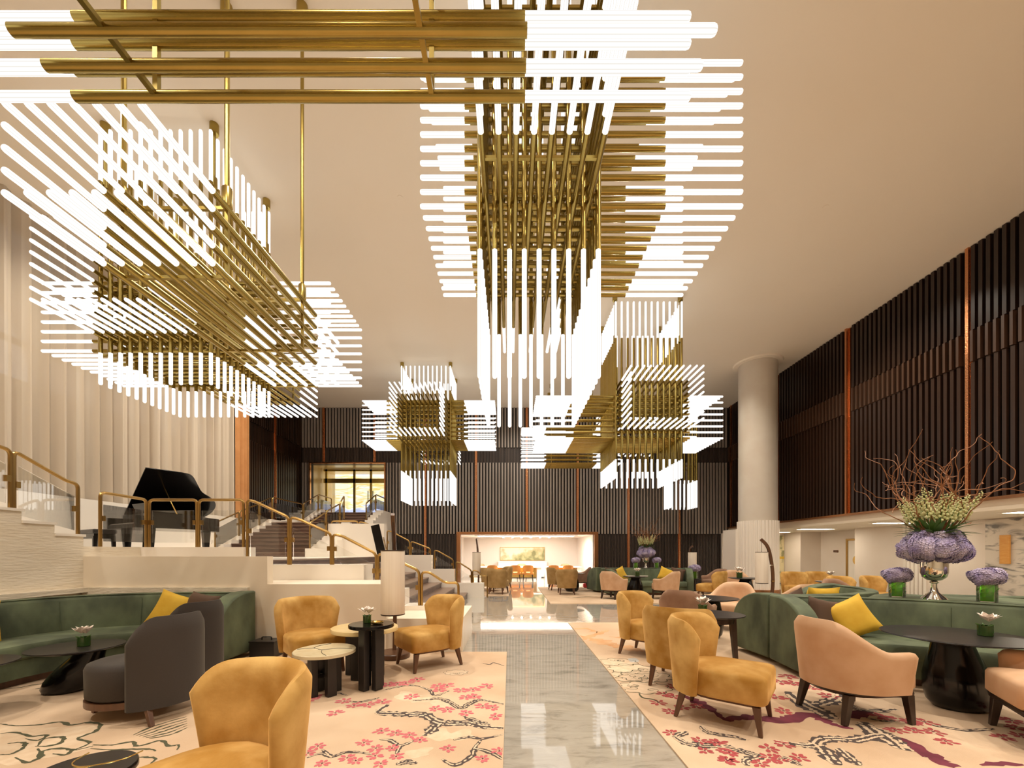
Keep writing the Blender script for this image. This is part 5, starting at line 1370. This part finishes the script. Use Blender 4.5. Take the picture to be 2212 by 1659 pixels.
def spike_mesh(seed):
    rnd = random.Random(seed); mb = B(); L = .46
    mb.tube([(0, 0, 0), (.0, 0, L*.5), (.02*(rnd.random()-.5), .02*(rnd.random()-.5), L)], [.006, .005, .002], 5)
    return mb
def bloom_mesh(seed):
    rnd = random.Random(seed); mb = B(); L = .46
    for i in range(34):
        t_ = i/34; z = .20+t_*(L-.18); a = i*2.4; r_ = .034*(1-t_*.75)+.004; s_ = .020*(1-t_*.62)
        mb.ball((r_*math.cos(a), r_*math.sin(a), z), s_, 5, 3, .9)
    return mb
STEM = [mesh_of('stem', spike_mesh(s_), 'green_leaf') for s_ in (1, 2)]
BLOOM = [mesh_of('blossom', bloom_mesh(s_), 'snapdragon', ang=80) for s_ in (1, 2)]
lfm = B()
rows_ = []
for i in range(6):
    t_ = i/5; w = .028*math.sin(PI*min(.98, .12+t_*.86)); rows_.append([(-w, t_*.34, -.10*t_*t_+w*.3), (0, t_*.34, -.10*t_*t_), (w, t_*.34, -.10*t_*t_+w*.3)])
lfm.grid(rows_); LEAF = mesh_of('leaf', lfm, 'green_leaf', fix=False)
def bouquet(label, x, y, z, sc=1.0, seed=1):
    rnd = random.Random(seed)
    t_ = thing('flower_arrangement', label, 'flowers', (x, y, z)); t_.scale = (sc,)*3
    obj('vase_foot', B().lathe([(.135, 0), (.13, .01), (.05, .09), (.032, .16), (.030, .21), (.05, .222), (.05, .235), (.03, .245)], 32), 'silver', t_, ang=35)
    obj('vase_bowl', B().lathe([(.03, .246), (.08, .258), (.125, .30), (.142, .36), (.142, .46), (.135, .56), (.128, .56), (.10, .42), (.02, .38)], 36), 'silver', t_, ang=35)
    k = 0
    for (ring, n_, zz) in ((.235, 8, .68), (.15, 5, .79), (.15, 5, .64)):
        for i in range(n_):
            a = 2*PI*i/n_+ring*5; s_ = .85+.3*rnd.random()
            o = obj('hydrangea_head', HY[k % 3], None, t_, (ring*math.cos(a)*1.08, ring*math.sin(a), zz+(rnd.random()-.5)*.07)); k += 1
            o.scale = (s_, s_, s_*.88); o.rotation_euler = (rnd.random()*3, rnd.random()*3, rnd.random()*6)
    for i in range(20):
        a = i*2.4; r_ = .05+.20*math.sqrt(i/20); tilt = .08+.42*(r_/.25)
        s = obj('flower_spike', STEM[i % 2], None, t_, (r_*.62*math.cos(a), r_*.62*math.sin(a), .86)); s.rotation_euler = (0, tilt, a)
        s.scale = (1.1, 1.1, 1.1+.35*rnd.random())
        obj('blossom', BLOOM[i % 2], None, s, (0, 0, 0))
    for i in range(34):
        a = i*2.4+.4; o = obj('leaf', LEAF, None, t_, (.06*math.cos(a), .06*math.sin(a), .84+.05*rnd.random())); o.rotation_euler = (.25+.7*rnd.random(), 0, a-PI/2); o.scale = (1.2, 1+.2*rnd.random(), 1)
    for i in range(32):
        a = i*2.4+rnd.random(); el = .35+.95*rnd.random(); p = Vector((.08*math.cos(a), .08*math.sin(a), .9)); d = Vector((math.cos(a)*math.cos(el), math.sin(a)*math.cos(el)*.8, math.sin(el)))
        pts = [p.copy()]; step = .066; n_ = 17+int(rnd.random()*9)
        for j in range(n_):
            d = (d+Vector((rnd.gauss(0, .30), rnd.gauss(0, .26), rnd.gauss(.01, .22)))*.9).normalized()
            if j < 5: d = (d+Vector((math.cos(a)*.3, math.sin(a)*.3, .9))*.5).normalized()
            p = p+d*step; pts.append(p.copy())
        C = catmull(pts, 3)
        tw = obj('willow_twig', B().tube(C, [.0085*(1-.62*q/len(C)) for q in range(len(C))], 5), 'willow', t_)
        if i % 2 == 0:
            q = pts[len(pts)//2]; pp = q.copy(); sub_ = [q]
            for j in range(8):
                d = (d+Vector((rnd.gauss(0, .5), rnd.gauss(0, .4), rnd.gauss(.05, .35)))).normalized(); pp = pp+d*.045; sub_.append(pp.copy())
            obj('side_twig', B().tube(catmull(sub_, 3), .0036, 5), 'willow', tw)
    return t_
def low_vase(label, x, y, z, sc=1.0, seed=1):
    rnd = random.Random(seed)
    t_ = thing('flower_vase', label, 'flowers', (x, y, z), group='low green vases'); t_.scale = (sc,)*3
    obj('glass_cylinder', B().lathe([(.078, 0), (.080, .004), (.080, .20), (.076, .20), (.076, .010), (.01, .008)], 28), 'clear_glass', t_, ang=35)
    obj('leaf_wrap', B().tube([(0, 0, .012), (0, 0, .195)], .072, 20, cap=False), 'leaf_wrap', t_, fix=False)
    for i in range(22):
        a = i*2.4; lf_ = obj('rolled_leaf', LEAF, None, t_, (.045*math.cos(a), .045*math.sin(a), .012+.006*i)); lf_.data = LEAF2
        lf_.rotation_euler = (1.1+.5*rnd.random(), .3*rnd.random(), a); lf_.scale = (1.0, .16, .6)
    for i in range(9):
        a = i*2*PI/8; r_ = .062 if i < 8 else 0
        o = obj('hydrangea_head', HYS, None, t_, (r_*math.cos(a), r_*math.sin(a), .265+(.02 if i == 8 else 0)+.01*math.sin(i*3))); o.scale = (1, 1, .72); o.rotation_euler = (i, i*2, i*3)
    ld_ = bpy.data.lights.new('vase_light', 'POINT'); ld_.energy = 2.0; ld_.color = (1, 1.0, .85); ld_.shadow_soft_size = .004
    lo_ = bpy.data.objects.new('vase_light', ld_); COL.objects.link(lo_); lo_.parent = t_; lo_.location = (0, 0, .19)
    return t_
LEAF2 = LEAF.copy(); LEAF2.materials[0] = MATS['bright_leaf']
Zs = .791
bouquet('tall silver goblet of mauve hydrangeas, pale snapdragons and curly willow on the right sofa ledge', 4.64, 4.56, Zs, .80, 4)
low_vase('low glass vase of green leaves with mauve hydrangeas, left of the silver goblet at right', 4.42, 4.76, Zs, .92, 2)
low_vase('low glass vase of green leaves with mauve hydrangeas, right of the silver goblet at right', 4.90, 4.28, Zs, .96, 3)
bouquet('silver goblet of mauve hydrangeas and pale snapdragons on the far sofa ledge', 4.36, 13.38, Zs, .72, 8)
low_vase('low green vase with hydrangeas left of the far silver goblet', 4.03, 13.36, Zs, .95, 5)
low_vase('low green vase with hydrangeas right of the far silver goblet', 4.69, 13.34, Zs, .95, 6)
low_vase('green vase with mauve hydrangeas behind the far sofa, before the far floor lamp', 6.15, 13.9, .4145, 1.3, 9)
pd = thing('side_table', 'small dark pedestal table carrying the hydrangea vase behind the far sofa', 'table', (6.15, 13.9, .0145))
obj('table_top', B().lathe([(.22, .37), (.23, .375), (.23, .395), (.225, .399)], 28), 'black_table', pd)
obj('pedestal', B().lathe([(.15, 0), (.15, .02), (.05, .06), (.05, .37)], 20), 'black_table', pd)
import OpenImageIO as oiio, sys
b=oiio.ImageBuf('/workdir/render_main.png'); 
import numpy as np
a=b.get_pixels(oiio.FLOAT)[:,:,:3]
for n,x,y in (('ceil right',1900,200),('ceil mid',740,450),('ceil far',900,700),('carpetL',980,1560),('floor',1200,1450),('wallL',400,1235),('curtain',300,960),('slat mid',1090,1080),('rwall',1950,800),('goldseat',1580,1460),('armch',1800,1430),('green R',1900,1330),('column',1640,1000),('stoneL',80,1200),('niche',1040,1190),('corridor',1880,1180)):
    X,Y=int(x*1024/2212),int(y*1024/2212); p=a[Y-3:Y+4,X-3:X+4].mean((0,1)); print(n,(p*255).astype(int))
